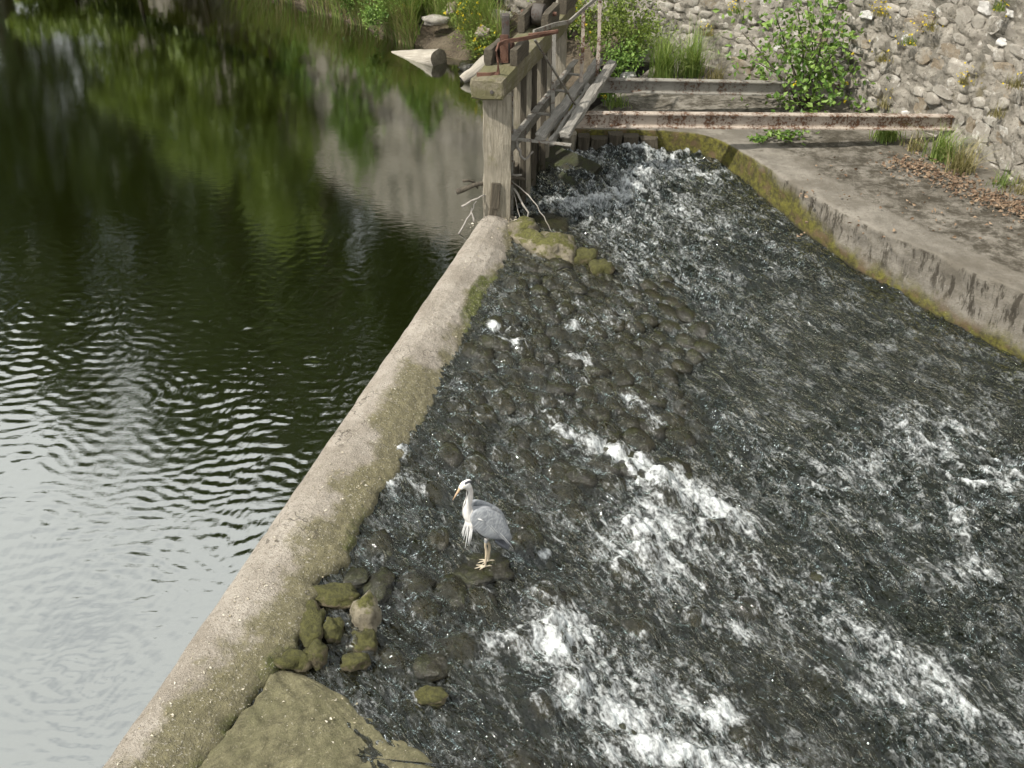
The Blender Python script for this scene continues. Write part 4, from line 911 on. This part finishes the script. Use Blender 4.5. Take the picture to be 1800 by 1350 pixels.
for i, ((u, v), h, w, n, lb, fl, mt) in enumerate(WEED):
    rg_ = random.Random(i + 40); st = [(rg_.uniform(-w, w), rg_.uniform(-.2, .2), h * rg_.uniform(.55, 1.05)) for _ in range(9)]
    zb = .35 if u > 900 else .25
    shrub('flowering_weed' if fl > 6 else 'leafy_weed', at(u, v, zb), st, .13, int(n * 2.2), .062, mt, lb, 'plant', 'weeds on the bank and wall foot', 60 + i, .005, .5, fl, stemmat='leaf_shrub')
# plants rooted in the wall face
def on_wall(u, v):
    best = None
    for l in np.linspace(4, 22, 700):
        x, y = WP(l); x_ = (u - 900) / FOC; w_ = (675 - v) / FOC; dy = math.cos(_th) + w_ * math.sin(_th); t = y / dy
        e = abs(x_ * t - x)
        if best is None or e < best[0]: best = (e, x, y, ZC + (-math.sin(_th) + w_ * math.cos(_th)) * t)
    return Vector((best[1] - .05, best[2] - .05, best[3]))
WPLANT = [((1555, 25), 'drygrass', 'yellow flowering tuft high on the wall right of the shrub', 10), ((1640, 50), 'drygrass', 'dry tan tuft on the wall above the holes', 5), ((1605, 75), 'grass', 'green tuft on the wall left of the white stones', 5), ((1760, 15), 'grass', 'green tuft at the top right of the wall', 4), ((1555, 105), 'drygrass', 'dry tan tuft in the middle of the wall', 2),
          ((1560, 185), 'drygrass', 'dry tan tuft on the wall just over the nearer beam', 1), ((1300, 20), 'grass', 'green tuft at the top of the wall behind the shrub', 5), ((1755, 200), 'drygrass', 'dry brown tuft at the right side of the wall', 0), ((1700, 145), 'drygrass', 'small yellow tuft between white stones', 6), ((1250, 60), 'drygrass', 'dry tuft on the wall above the grass tufts', 3), ((1790, 150), 'drygrass', 'dry brown tuft at the right picture edge', 1)]
def tuft(name, base, n, h, spread, mats, label, group, seed, out=(0, 0), flowers=0, width=.010, droop=.6):
    rng = np.random.RandomState(seed); e = empty(name, base); tag(e, label, 'grass tuft', group)
    P = rng.normal(size=(n, 3)) * spread * .35; P[:, 2] = -.01
    ln = rng.normal(size=(n, 2)) * .45 + np.array(out); V, F, vr = blades(P, rng.uniform(.5, 1.1, n) * h, ln, np.full(n, width), rng.rand(n), droop=droop)
    npmesh('blades', V, F, M[mats], parent=e, attrs={'var': vr})
    if flowers:
        fc = rng.normal(size=(flowers * 4, 3)) * spread * .6 + np.array([out[0] * h * .5, out[1] * h * .5, h * .55])
        V, F, vr = leaf_mesh(fc, rng.normal(size=(len(fc), 3)), .032, .8, rng.rand(len(fc)), rng=rng); npmesh('flowers', V, F, M['petal'], parent=e, smooth=False, attrs={'var': vr})['kind'] = 'stuff'
    return e
for i, ((u, v), mt, lb, fl) in enumerate(WPLANT):
    tuft('wall_tuft', on_wall(u, v), 60, .20, .12, mt, lb, 'tufts growing out of the wall', 300 + i, (-.35, -.35), fl)
for i, (u, v, h, n, mt, lb) in enumerate([(1165, 135, .85, 260, 'grass', 'dark green arching grass tuft behind the farther beam, left one'), (1215, 132, .85, 260, 'grass', 'bright arching grass tuft behind the farther beam, right one'), (1255, 140, .3, 70, 'drygrass', 'short dry grass at the wall foot right of the arching tufts'),
        (1555, 245, .4, 160, 'grass', 'green grass tuft on the ledge under the right end of the nearer beam'), (1610, 262, .28, 60, 'drygrass', 'dry grass tuft at the wall foot by the dead leaves'), (1655, 280, .5, 200, 'grass', 'tall grass tuft at the wall foot where the nearer beam ends'), (1685, 300, .45, 160, 'drygrass', 'straw coloured grass tuft right of the tall tuft'), (1760, 325, .22, 60, 'grass', 'small green tuft at the wall foot among dead leaves'), (1795, 340, .28, 60, 'drygrass', 'yellow brown tuft at the right edge by the wall foot'), (1340, 160, .25, 80, 'drygrass', 'dry grass between the two beams left of the shrub'), (1085, 185, .22, 90, 'grass', 'low green grass under the farther beam')]):
    tuft('grass_tuft', at(u, v, LEDGE + .03), n, h, .22, mt, lb, 'grass tufts at the wall foot', 330 + i, (0, -.25), 0, .015)

IVY = [(21.5, .9, .7, 'added green climber low on the wall behind the bank rocks'), (23.6, 2.2, .9, 'added green climber high on the wall, reflected left of the post'), (25.4, 1.1, .8, 'added green climber in the middle of the reflected wall'), (26.9, 2.7, .9, 'added green climber at the left end of the reflected wall'), (22.8, .5, .6, 'added low green climber at the wall foot behind the bank')]  # unseen climbers added to darken the wall's reflection in the pond
for i, (l, h, r_, lb) in enumerate(IVY):
    x, y = WP(l); tt, nq = WFRAME(l); nq = nq * WSG; rng = np.random.RandomState(700 + i); e = empty('added_climber', (float(x), float(y), LEDGE)); tag(e, lb, 'climber', 'added climbers on the far wall')
    n = 900; a = rng.normal(size=(n, 2)) * r_ * .45; a[:, 0] *= .8; a += .15 * np.stack([np.sin(a[:, 1] * 9), np.cos(a[:, 0] * 7)], 1)
    hh = np.clip(h + a[:, 1] * 1.2, 0, 4); off = -.07 * hh + .10 + rng.rand(n) * .12
    C = np.stack([tt[0] * a[:, 0] + nq[0] * off, tt[1] * a[:, 0] + nq[1] * off, hh], 1)
    V, F, vr = leaf_mesh(C, rng.normal(size=(n, 3)), rng.uniform(.7, 1.3, n) * .12, .75, rng.rand(n), rng=rng); npmesh('foliage', V, F, M['leaf_shrub'], parent=e, smooth=False, attrs={'var': vr})
    bar('stem', [(float(x) + nq[0] * .08, float(y) + nq[1] * .08, LEDGE), (float(x) + nq[0] * .06, float(y) + nq[1] * .06, LEDGE + h)], .02, M['bark'], e, taper=.4, ns=6)
# grass mat along the far bank: nobody could count it
def bank_grass():
    rng = np.random.RandomState(8); allV, allF, allv = [], [], []; b = 0; dV, dF, dv = [], [], []; db = 0
    n = 22000; k = rng.uniform(12, 77, n); i0 = k.astype(int); f = k - i0; i0 = np.clip(i0, 0, len(BL) - 2)
    c = BL[i0] * (1 - f)[:, None] + BL[i0 + 1] * f[:, None]; d = rng.uniform(.02, 1, n) ** 1.2 * 2.6
    x = c[:, 0] + BNX[i0] * d; y = c[:, 1] + BNY[i0] * d; z = bank_h(d) + .02
    dens = fbm(x * .9, y * .9, 121, 3); bare = (np.abs(x + 1.15) < .50 + .3 * dens) & (d < .7) | (x > -.1)
    keep = (dens > -.35) & ~bare; x, y, z, d, dens = x[keep], y[keep], z[keep], d[keep], dens[keep]; n = len(x)
    P = np.stack([x, y, z], 1); ln = rng.normal(size=(n, 2)) * .35 + np.array([-.25, -.5]) * (1 - np.clip(d / 1.5, 0, 1))[:, None]
    H = rng.uniform(.35, .85, n) * (1 + .3 * dens); dry = rng.rand(n) < (.22 + .25 * (d < .4))
    for m, mt, nm, lb in ((~dry, 'grass', 'bank_grass', 'long green grass hanging over the far bank of the pond'), (dry, 'drygrass', 'dry_bank_grass', 'dry straw among the grass on the far bank')):
        V, F, vr = blades(P[m], H[m], ln[m], np.full(m.sum(), .019), np.clip(rng.rand(m.sum()) * .7 + .3 * (dens[m] > .1), 0, 1))
        o = npmesh(nm, V, F, M[mt], attrs={'var': vr}); tag(o, lb, 'grass', kind='stuff')
bank_grass()

def scatter_flat(name, pts, size, mat, label, cat, seed):
    rng = np.random.RandomState(seed); C = np.array(pts); n = len(C); N = rng.normal(size=(n, 3)); N[:, 2] *= .25
    V, F, vr = leaf_mesh(C, N, rng.uniform(.6, 1.2, n) * size, .6, rng.rand(n), .3, rng); o = npmesh(name, V, F, M[mat], smooth=False, attrs={'var': vr}); tag(o, label, cat, kind='stuff')
# drift of dead leaves along the wall foot
pts = []; rng = np.random.RandomState(4)
LV = [(1570, 282), (1610, 290), (1650, 305), (1690, 325), (1730, 342), (1770, 358), (1800, 368), (1860, 395)]
for _ in range(950):
    k = rng.uniform(0, len(LV) - 1.01); i = int(k); f = k - i; u = LV[i][0] * (1 - f) + LV[i + 1][0] * f + rng.normal(0, 16); v = LV[i][1] * (1 - f) + LV[i + 1][1] * f + rng.normal(0, 9); p = at(u, v, LEDGE + .05 + rng.uniform(0, .03)); pts.append(tuple(p))
for _ in range(140): p = at(rng.uniform(1400, 1800), rng.uniform(270, 420), LEDGE + .04); pts.append(tuple(p))
scatter_flat('dead_leaves', pts, .055, 'deadleaf', 'drift of reddish brown dead leaves along the wall foot', 'dead leaves', 12)
# pale litter at the foot of the gate post
pts = [tuple(Vector((-.16 + rng.normal(0, .14), 11.30 + rng.normal(0, .06), .03 + rng.uniform(0, .04)))) for _ in range(170)]
scatter_flat('leaf_litter', pts, .035, 'litter', 'pale leaf litter heaped at the foot of the front post', 'leaf litter', 13)

# chips and bits lying on the weir and slab
pts = []
for _ in range(420):
    Y = rng.uniform(3.6, 11.2); q = rng.uniform(.12, .97); pts.append((float(xl(Y) + q * wwid(Y)), Y, float(np.interp(q, [0, .25, .45, .7, .9, 1], [.05, .137, .142, .10, .04, -.02])) - (.02 + .03 * (q > .6) if Y > 7 else 0) + .006))
for _ in range(120):
    Y = rng.uniform(3.6, 4.6); x = float(xl(Y) + wwid(Y)) + rng.uniform(0, .7); pts.append((x, Y, float(apron(x, Y)) + .05))
scatter_flat('weir_litter', pts, .022, 'litter', 'scattered pale chips and bits on the weir crest', 'litter', 14)

blob_stone('white_stone', at(1105, 134, LEDGE + .05), .12, .08, .06, .1, 'wstone_white', 250, 'white stone beside the left end of the farther beam')

# ------------------------------------------------------------------ the wood round the pond (it stands above the picture and shows in the water)
def crown_leaves(c, rx, ry, rz, n, size, rng, clumps=34):
    K = rng.normal(size=(clumps, 3)); K /= np.linalg.norm(K, axis=1, keepdims=True); K *= rng.uniform(.35, .95, (clumps, 1)); 
    kr = rng.uniform(.18, .36, clumps); i = rng.randint(clumps, size=n)
    o = rng.normal(size=(n, 3)); o /= np.linalg.norm(o, axis=1, keepdims=True); o *= rng.rand(n, 1) ** .45
    P = (K[i] + o * kr[i][:, None]) * np.array([rx, ry, rz]) + np.array(c)
    return leaf_mesh(P, rng.normal(size=(n, 3)), rng.uniform(.7, 1.3, n) * size, .7, np.clip(rng.rand(n) * .7 + rng.rand(clumps)[i] * .4 - .05, 0, 1), rng=rng)
def tree(x, y, z, h, r, mat, label, seed, n=7000, size=.30, low=.18):
    rng = np.random.RandomState(seed); e = empty('woodland_tree', (x, y, z)); tag(e, label, 'tree', 'trees round the pond')
    bar('trunk', [(x, y, z - .3), (x + rng.uniform(-.3, .3), y, z + h * .35), (x + rng.uniform(-.5, .5), y + rng.uniform(-.4, .4), z + h * .85)], .035 * h * .6, M['bark'], e, taper=.25, ns=10)
    for k in range(5):
        a = rng.uniform(0, 6.28); zb = z + h * rng.uniform(.3, .6); bar('limb', [(x, y, zb), (x + math.cos(a) * r * .35, y + math.sin(a) * r * .35, zb + h * .12), (x + math.cos(a) * r * .75, y + math.sin(a) * r * .75, zb + h * .2)], .012 * h * .6, M['bark'], e, taper=.3, ns=7)
    V, F, vr = crown_leaves((0, 0, h * (low + 1) / 2), r, r, h * (1 - low) / 2, n, size, rng)
    npmesh('crown', V, F, M[mat], parent=e, smooth=False, attrs={'var': vr})
def polar(az, d): return math.sin(R(az)) * d, math.cos(R(az)) * d
TREES = [(-37, 46, 1, 18, 6.5, 'far left tree'), (-29.5, 42, 1.5, 19.5, 6, 'tree'), (-24.5, 38, 1.5, 20.5, 5.6, 'tree'), (-19.5, 36, 2.0, 20.5, 5.4, 'tree'), (-15.8, 33, 3, 19.0, 5.0, 'tree'), (-10.5, 29.5, 4, 17.5, 4.4, 'tree'), (-3.5, 28, 4.5, 18, 4.8, 'tree'), (4.5, 26, 5, 18, 5, 'tree'), (13, 24.5, 5, 16, 5, 'tree'), (22, 23, 5, 15, 5, 'tree'), (-22, 45, 2, 14, 6, 'tree'), (-13, 40, 4, 16, 6, 'tree'), (34, 22, 5, 14, 5, 'tree')]  # right-hand trees are unseen, heightened to darken reflections in the rapids
TL = ['dark tree reflected at the left edge of the pond, its top lowest', 'dark tree whose reflected top touches the blue sky gap at the left', 'dark tree reflected above the left of the rippled water', 'dark tree reflected above the middle of the rippled water', 'dark tree reflected beside the tallest one', 'tallest dark tree, its reflection reaching the weir edge', 'dark tree reflected left of the gate post', 'dark tree standing above the wall behind the gate', 'unseen dark tree above the wall behind the grass tufts, raised to darken the rapids', 'unseen dark tree above the wall over the shrub, raised to darken the rapids', 'broad tree at the back of the reflected wood on the left', 'broad tree at the back of the wood behind the tallest one', 'unseen dark tree above the right end of the wall, raised to darken the rapids']
for i, (az, d, z, h, r, _) in enumerate(TREES):
    x, y = polar(az, d); tree(x, y, z, h, r, 'leaf_dark', TL[i], 400 + i, low=.0 if az < -14 else -.15, n=9000)
BUSH = [(-21.5, 27, .3, 1.4, 1.6, 'lowest sunlit green bush on the bank, reflected at the upper left'), (-18.5, 25.5, .3, 2.9, 1.7, 'sunlit green bush reflected left of the pale wall, second lowest'), (-15.4, 24.5, .4, 4.0, 1.6, 'sunlit green bush reflected in the middle of the bright band'), (-12.6, 23.6, .5, 5.4, 1.5, 'tallest sunlit green bush beside the wall, reflected in the pond')]
for i, (az, d, z, h, r, lb) in enumerate(BUSH):
    x, y = polar(az, d); rng = np.random.RandomState(500 + i); e = empty('sunlit_bush', (x, y, z)); tag(e, lb, 'bush', 'sunlit bushes on the far bank')
    bar('trunk', [(x, y, z - .2), (x + .1, y, z + h * .5), (x, y, z + h * .85)], .06, M['bark'], e, taper=.3)
    V, F, vr = crown_leaves((0, 0, h * .5), r, r, h * .52, 4200, .15, rng, 30); npmesh('foliage', V, F, M['leaf_light'], parent=e, smooth=False, attrs={'var': vr})

# ------------------------------------------------------------------ the heron
def heron(loc, heading):
    e = empty('grey_heron', loc, heading)        # local +x is forward
    tag(e, 'grey heron with white neck and orange bill standing in the shallow rapids', 'heron')
    bm = bmesh.new()
    def ell(c, r, rot=(0, 0, 0)):
        ret = bmesh.ops.create_icosphere(bm, subdivisions=4, radius=1)
        Mx = Matrix.Translation(c) @ Euler(rot).to_matrix().to_4x4() @ Matrix.Diagonal((*r, 1)); bmesh.ops.transform(bm, verts=ret['verts'], matrix=Mx)
    def tube(pts, rads, n=14, sub=6):
        pts4 = catmull([Vector(p) for p in pts], sub); rr = np.interp(np.linspace(0, len(pts) - 1, len(pts4)), range(len(pts)), rads); rings = []
        for i, p in enumerate(pts4):
            d = (pts4[min(i + 1, len(pts4) - 1)] - pts4[max(i - 1, 0)]).normalized(); a = d.cross(Vector((0, 1, 0)))
            if a.length < .05: a = d.cross(Vector((1, 0, 0)))
            a.normalize(); b = d.cross(a); rings.append([bm.verts.new(p + (a * math.cos(2 * math.pi * k / n) + b * math.sin(2 * math.pi * k / n)) * rr[i]) for k in range(n)])
        for i in range(len(rings) - 1):
            for k in range(n): bm.faces.new((rings[i][k], rings[i][(k + 1) % n], rings[i + 1][(k + 1) % n], rings[i + 1][k]))
        bm.faces.new(rings[0][::-1]); bm.faces.new(rings[-1])
    # trunk: deep chest tapering to the tail, held steeply
    ell((.025, 0, .47), (.125, .078, .115), (0, .75, 0)); ell((-.05, 0, .415), (.15, .080, .098), (0, -.0 + .62 * 1, 0) if False else (0, -.62, 0)); ell((-.03, 0, .44), (.17, .076, .090), (0, -.75, 0))
    ell((-.13, 0, .31), (.115, .048, .052), (0, -.82, 0)); ell((.07, 0, .50), (.075, .060, .10), (0, .2, 0))
    tube([(.05, 0, .47), (.115, 0, .535), (.125, 0, .62), (.105, 0, .70), (.105, .0, .775), (.125, .012, .83)], [.070, .048, .032, .027, .025, .028])
    ell((.135, .016, .842), (.050, .029, .029), (0, .25, .40)); ell((.162, .028, .832), (.034, .020, .021), (0, .45, .40))
    # legs: feathered thigh, joint, thin shank, toes
    for sy, fx in ((.028, .005), (-.030, -.030)):
        tube([(-.03, sy * 1.2, .36), (-.018 + fx * .3, sy, .30), (-.006 + fx * .6, sy, .225), (-.016 + fx, sy, .16), (-.004 + fx, sy, .012)], [.030, .020, .0105, .0125, .0085], 10)
        for a, l in ((-.5, .075), (0, .085), (.5, .075), (3.14, .055)):
            tube([(-.004 + fx, sy, .012), (-.004 + fx + math.cos(a) * l * .5, sy + math.sin(a) * l * .5, .014), (-.004 + fx + math.cos(a) * l, sy + math.sin(a) * l, .005)], [.0075, .0065, .0042], 8, 3)
    me = bpy.data.meshes.new('body'); bmesh.ops.recalc_face_normals(bm, faces=bm.faces); bm.to_mesh(me); bm.free()
    tmp = bpy.data.objects.new('body_tmp', me); COL.objects.link(tmp)
    md = tmp.modifiers.new('r', 'REMESH'); md.mode = 'VOXEL'; md.voxel_size = .0042
    sm = tmp.modifiers.new('s', 'SMOOTH'); sm.factor = .5; sm.iterations = 5
    dg = bpy.context.evaluated_depsgraph_get(); me2 = bpy.data.meshes.new_from_object(tmp.evaluated_get(dg)); bpy.data.objects.remove(tmp)
    me2.name = 'body'
    for p in me2.polygons: p.use_smooth = True
    co = np.empty(len(me2.vertices) * 3, np.float32); me2.vertices.foreach_get('co', co); co = co.reshape(-1, 3); x, y, z = co.T
    col = np.tile(np.array([.28, .29, .305]), (len(co), 1))
    def paint(m, c): col[m] = c
    neckx = np.interp(z, [.47, .535, .62, .70, .775, .83], [.05, .115, .125, .105, .105, .125])
    white = (.70, .68, .64)
    paint((z > .52) & (x > .088), (.62, .585, .54)); paint((x > .10) & (z > .40) & (z < .60), white)
    paint((z > .60), (.64, .60, .56)); paint((z > .60) & (x > neckx), white); paint(z > .812, (.78, .77, .74))
    streak = (np.abs(np.abs(y) - .011 - .004 * np.sin(z * 60)) < .0045) & (x > neckx) & (z > .50) & (z < .79); paint(streak, (.05, .05, .055))
    hx, hy = x - .135, y - .016; ca, sa = math.cos(.40), math.sin(.40); fx_, fy_ = hx * ca + hy * sa, -hx * sa + hy * ca
    paint((z > .845) & (np.abs(fy_) > .009) & (np.abs(fy_) < .024) & (fx_ < .018), (.035, .037, .045))
    leg = (z < .29) & (x > -.075) & (np.abs(y) < .06) & (z < .26 + .0 * x); paint(leg, (.52, .43, .30)); paint((z < .04), (.50, .43, .32))
    paint((z > .29) & (z < .38) & (x > -.03) & (x < .10), (.55, .53, .50)); paint((x < -.10) & (z < .26), (.30, .31, .33))
    ca_ = me2.color_attributes.new('tone', 'FLOAT_COLOR', 'POINT'); ca_.data.foreach_set('color', np.concatenate([col, np.ones((len(col), 1))], 1).astype(np.float32).ravel())
    g = NT('heron_feathers', .8); a = g.n('ShaderNodeAttribute'); a.attribute_name = 'tone'; p = g.obj()
    fn = g.noise(g.map(p, (60, 60, 18)), 1.5, 4, .6); g.col(g.mix(g.math('MULTIPLY', g.ramp(fn, .45, .7), .25), a.outputs['Color'], (.2, .2, .2))); g.set('Normal', g.bump(fn, .4, .006))
    me2.materials.clear(); me2.materials.append(g.m); body = bpy.data.objects.new('body', me2); link(body, e)
    gw = NT('heron_wing_grey', .8); pw_ = gw.obj(); fz = gw.noise(gw.map(pw_, (7, 40, 46), (0, -.80, 0)), 2.0, 4, .65)
    gw.col(gw.mix(gw.ramp(fz, .36, .66), (.20, .213, .23), (.37, .385, .395))); gw.set('Normal', gw.bump(fz, .7, .012)); mg = gw.m; mp_ = m_plain('heron_pale_plume', (.66, .66, .65), .8, .12); mk = m_plain('heron_black', (.025, .025, .03), .6, .2); mdk = m_plain('heron_flight_feather', (.13, .14, .16), .7, .2); mb = m_plain('heron_bill', (.52, .34, .20), .45, .15); me_ = m_plain('heron_eye', (.75, .55, .08), .2, .1)
    # bill
    hb = Vector((.178, .036, .828)); tip = Vector((.246, .085, .762)) ; d = tip - hb
    bar('bill', [hb - d * .1, hb + d * .25, hb + d * .6, tip], .0125, mb, None, taper=.12, ns=10).parent = e
    for s in (-1, 1):
        c = Vector((.160, .026, .845)) + Vector((-math.sin(.40), math.cos(.40), 0)) * .019 * s
        bmx = bmesh.new(); bmesh.ops.create_icosphere(bmx, subdivisions=2, radius=.0055); bmesh.ops.translate(bmx, verts=bmx.verts, vec=c); bmobj('eye', bmx, me_, e, True)
    # crest: two thin black plumes behind the crown
    for s in (-1, 1): bar('crest_plume', [(.105, .016 * s, .848), (.06, .018 * s, .825), (.045, .018 * s, .80)], .003, mk, None, taper=.2, ns=6).parent = e
    def feather(name, p0, p1, w, mt, sag=0.0, nrm=(0, 1, 0), thick=.003):
        p0, p1 = Vector(p0), Vector(p1); d = p1 - p0; sd_ = d.normalized().cross(Vector(nrm)).normalized(); V = []; F = []; n = 6
        for i in range(n + 1):
            t = i / n; ww = w * (.55 + .45 * math.sin(math.pi * min(t * 1.1, 1))) * (1 - t ** 4 * .92); c = p0 + d * t + Vector((0, 0, -sag * t * (1 - t) * 4)); nn = Vector(nrm).normalized() * thick
            V += [c - sd_ * ww * .5 - nn * .3, c + nn, c + sd_ * ww * .5 - nn * .3, c - nn]
        for i in range(n):
            for k in range(4): F.append((i * 4 + k, i * 4 + (k + 1) % 4, i * 4 + 4 + (k + 1) % 4, i * 4 + 4 + k))
        return npmesh(name, [tuple(v) for v in V], F, mt, parent=e)
    # folded wings
    for s in (-1, 1):
        bmx = bmesh.new(); bmesh.ops.create_icosphere(bmx, subdivisions=4, radius=1)
        for v in bmx.verts:
            t = v.co.x; k = 1 - .55 * max(-t, 0) ** 1.4
            v.co = Vector((t * .215, v.co.y * .026 + (.004 if v.co.y > 0 else 0), v.co.z * .108 * k - .03 * max(-t, 0) * .3))
        bmesh.ops.transform(bmx, verts=bmx.verts, matrix=Matrix.Translation((-.050, s * .060, .452)) @ Euler((s * .22, -.80, s * .06)).to_matrix().to_4x4())
        bmobj('wing', bmx, mg, e, True)
        rg_ = random.Random(5 + s)
        for k in range(13):                                    # pale scapular plumes streaming over the wing
            t = k / 12; feather('plume', (.03 - .10 * t, s * (.086 + .003 * math.sin(k)), .545 - .10 * t + rg_.uniform(-.01, .01)), (-.09 - .12 * t, s * (.098 - .016 * t), .37 - .16 * t), .010, (mp_, mg, mdk, mg)[k % 4], .0, (0, s, .2))
        for k in range(5):                                     # dark flight feathers and tail
            t = k / 4; feather('flight_feather', (-.07 - .03 * t, s * (.072 - .03 * t), .30 + .04 * t), (-.185 - .028 * t, s * (.055 - .03 * t), .165 + .025 * t), .034, mdk, 0, (0, s, 0))
        feather('shoulder_patch', (.100, s * .080, .515), (.035, s * .094, .37), .026, mk, 0, (.3, s, 0)); feather('shoulder_tuft', (.062, s * .092, .555), (.02, s * .099, .535), .02, mp_, 0, (0, s, 0))
        feather('flank_stripe', (.07, s * .082, .425), (-.02, s * .090, .33), .016, mk, 0, (.2, s, 0))
    for k in range(3): feather('tail_feather', (-.15, (k - 1) * .018, .27), (-.20, (k - 1) * .03, .165), .034, mg if k == 1 else mp_, 0, (.6, 0, .6))
    rg_ = random.Random(12)
    for k in range(16):                                        # long breast plumes
        a = -1.25 + 2.5 * k / 15; ln = rg_.uniform(.15, .25); b0 = Vector((.075 + .050 * math.cos(a), .052 * math.sin(a), .50 + rg_.uniform(-.03, .03)))
        feather('breast_plume', b0, b0 + Vector((.035 * math.cos(a) + .012, .02 * math.sin(a), -ln)), .013, mp_, 0, (math.cos(a), math.sin(a), .1), .002)
    e.scale = (.93, .93, .93); return e
hp = at(852, 996, -.24); hz = float(wlevel(hp.x, hp.y)); hp = at(852, 996, hz + .02)
blob_stone('wet_stone', (hp.x, hp.y + .02, hz - .03), .22, .17, .075, .4, 'wet_stone', 260, 'dark wet stone with a green patch under the heron\'s feet')
heron((hp.x, hp.y, hz + .035), R(180 + 12))

# ------------------------------------------------------------------ pieces of parts hang under their part
bpy.context.view_layer.update()
def under(o, part):
    mw = o.matrix_world.copy(); o.parent = part; o.matrix_parent_inverse = part.matrix_world.inverted(); o.matrix_basis = mw
def kids(root, nm): return [c for c in root.children if c.name.split('.')[0] == nm]
for o in kids(gate, 'bolt_head'): under(o, kids(gate, 'cap_beam')[0])
for o in kids(gate, 'rack_strap'): under(o, kids(gate, 'rack_bar')[0])
for o in kids(gate, 'wear_plate'): under(o, kids(gate, 'post')[0])
for o, p_ in zip(kids(gate, 'axle')[:1], kids(gate, 'roller')[:1]): under(o, p_)
hr = bpy.data.objects['grey_heron']; hb_ = kids(hr, 'body')[0]
for nm in ('eye', 'bill', 'crest_plume', 'breast_plume'):
    for o in kids(hr, nm): under(o, hb_)
wg = kids(hr, 'wing')
for nm in ('plume', 'flight_feather', 'shoulder_patch', 'shoulder_tuft', 'flank_stripe'):
    for o in kids(hr, nm): under(o, min(wg, key=lambda w: abs(sum(v.co.y for v in w.data.vertices) / len(w.data.vertices) - sum(v.co.y for v in o.data.vertices) / len(o.data.vertices))))
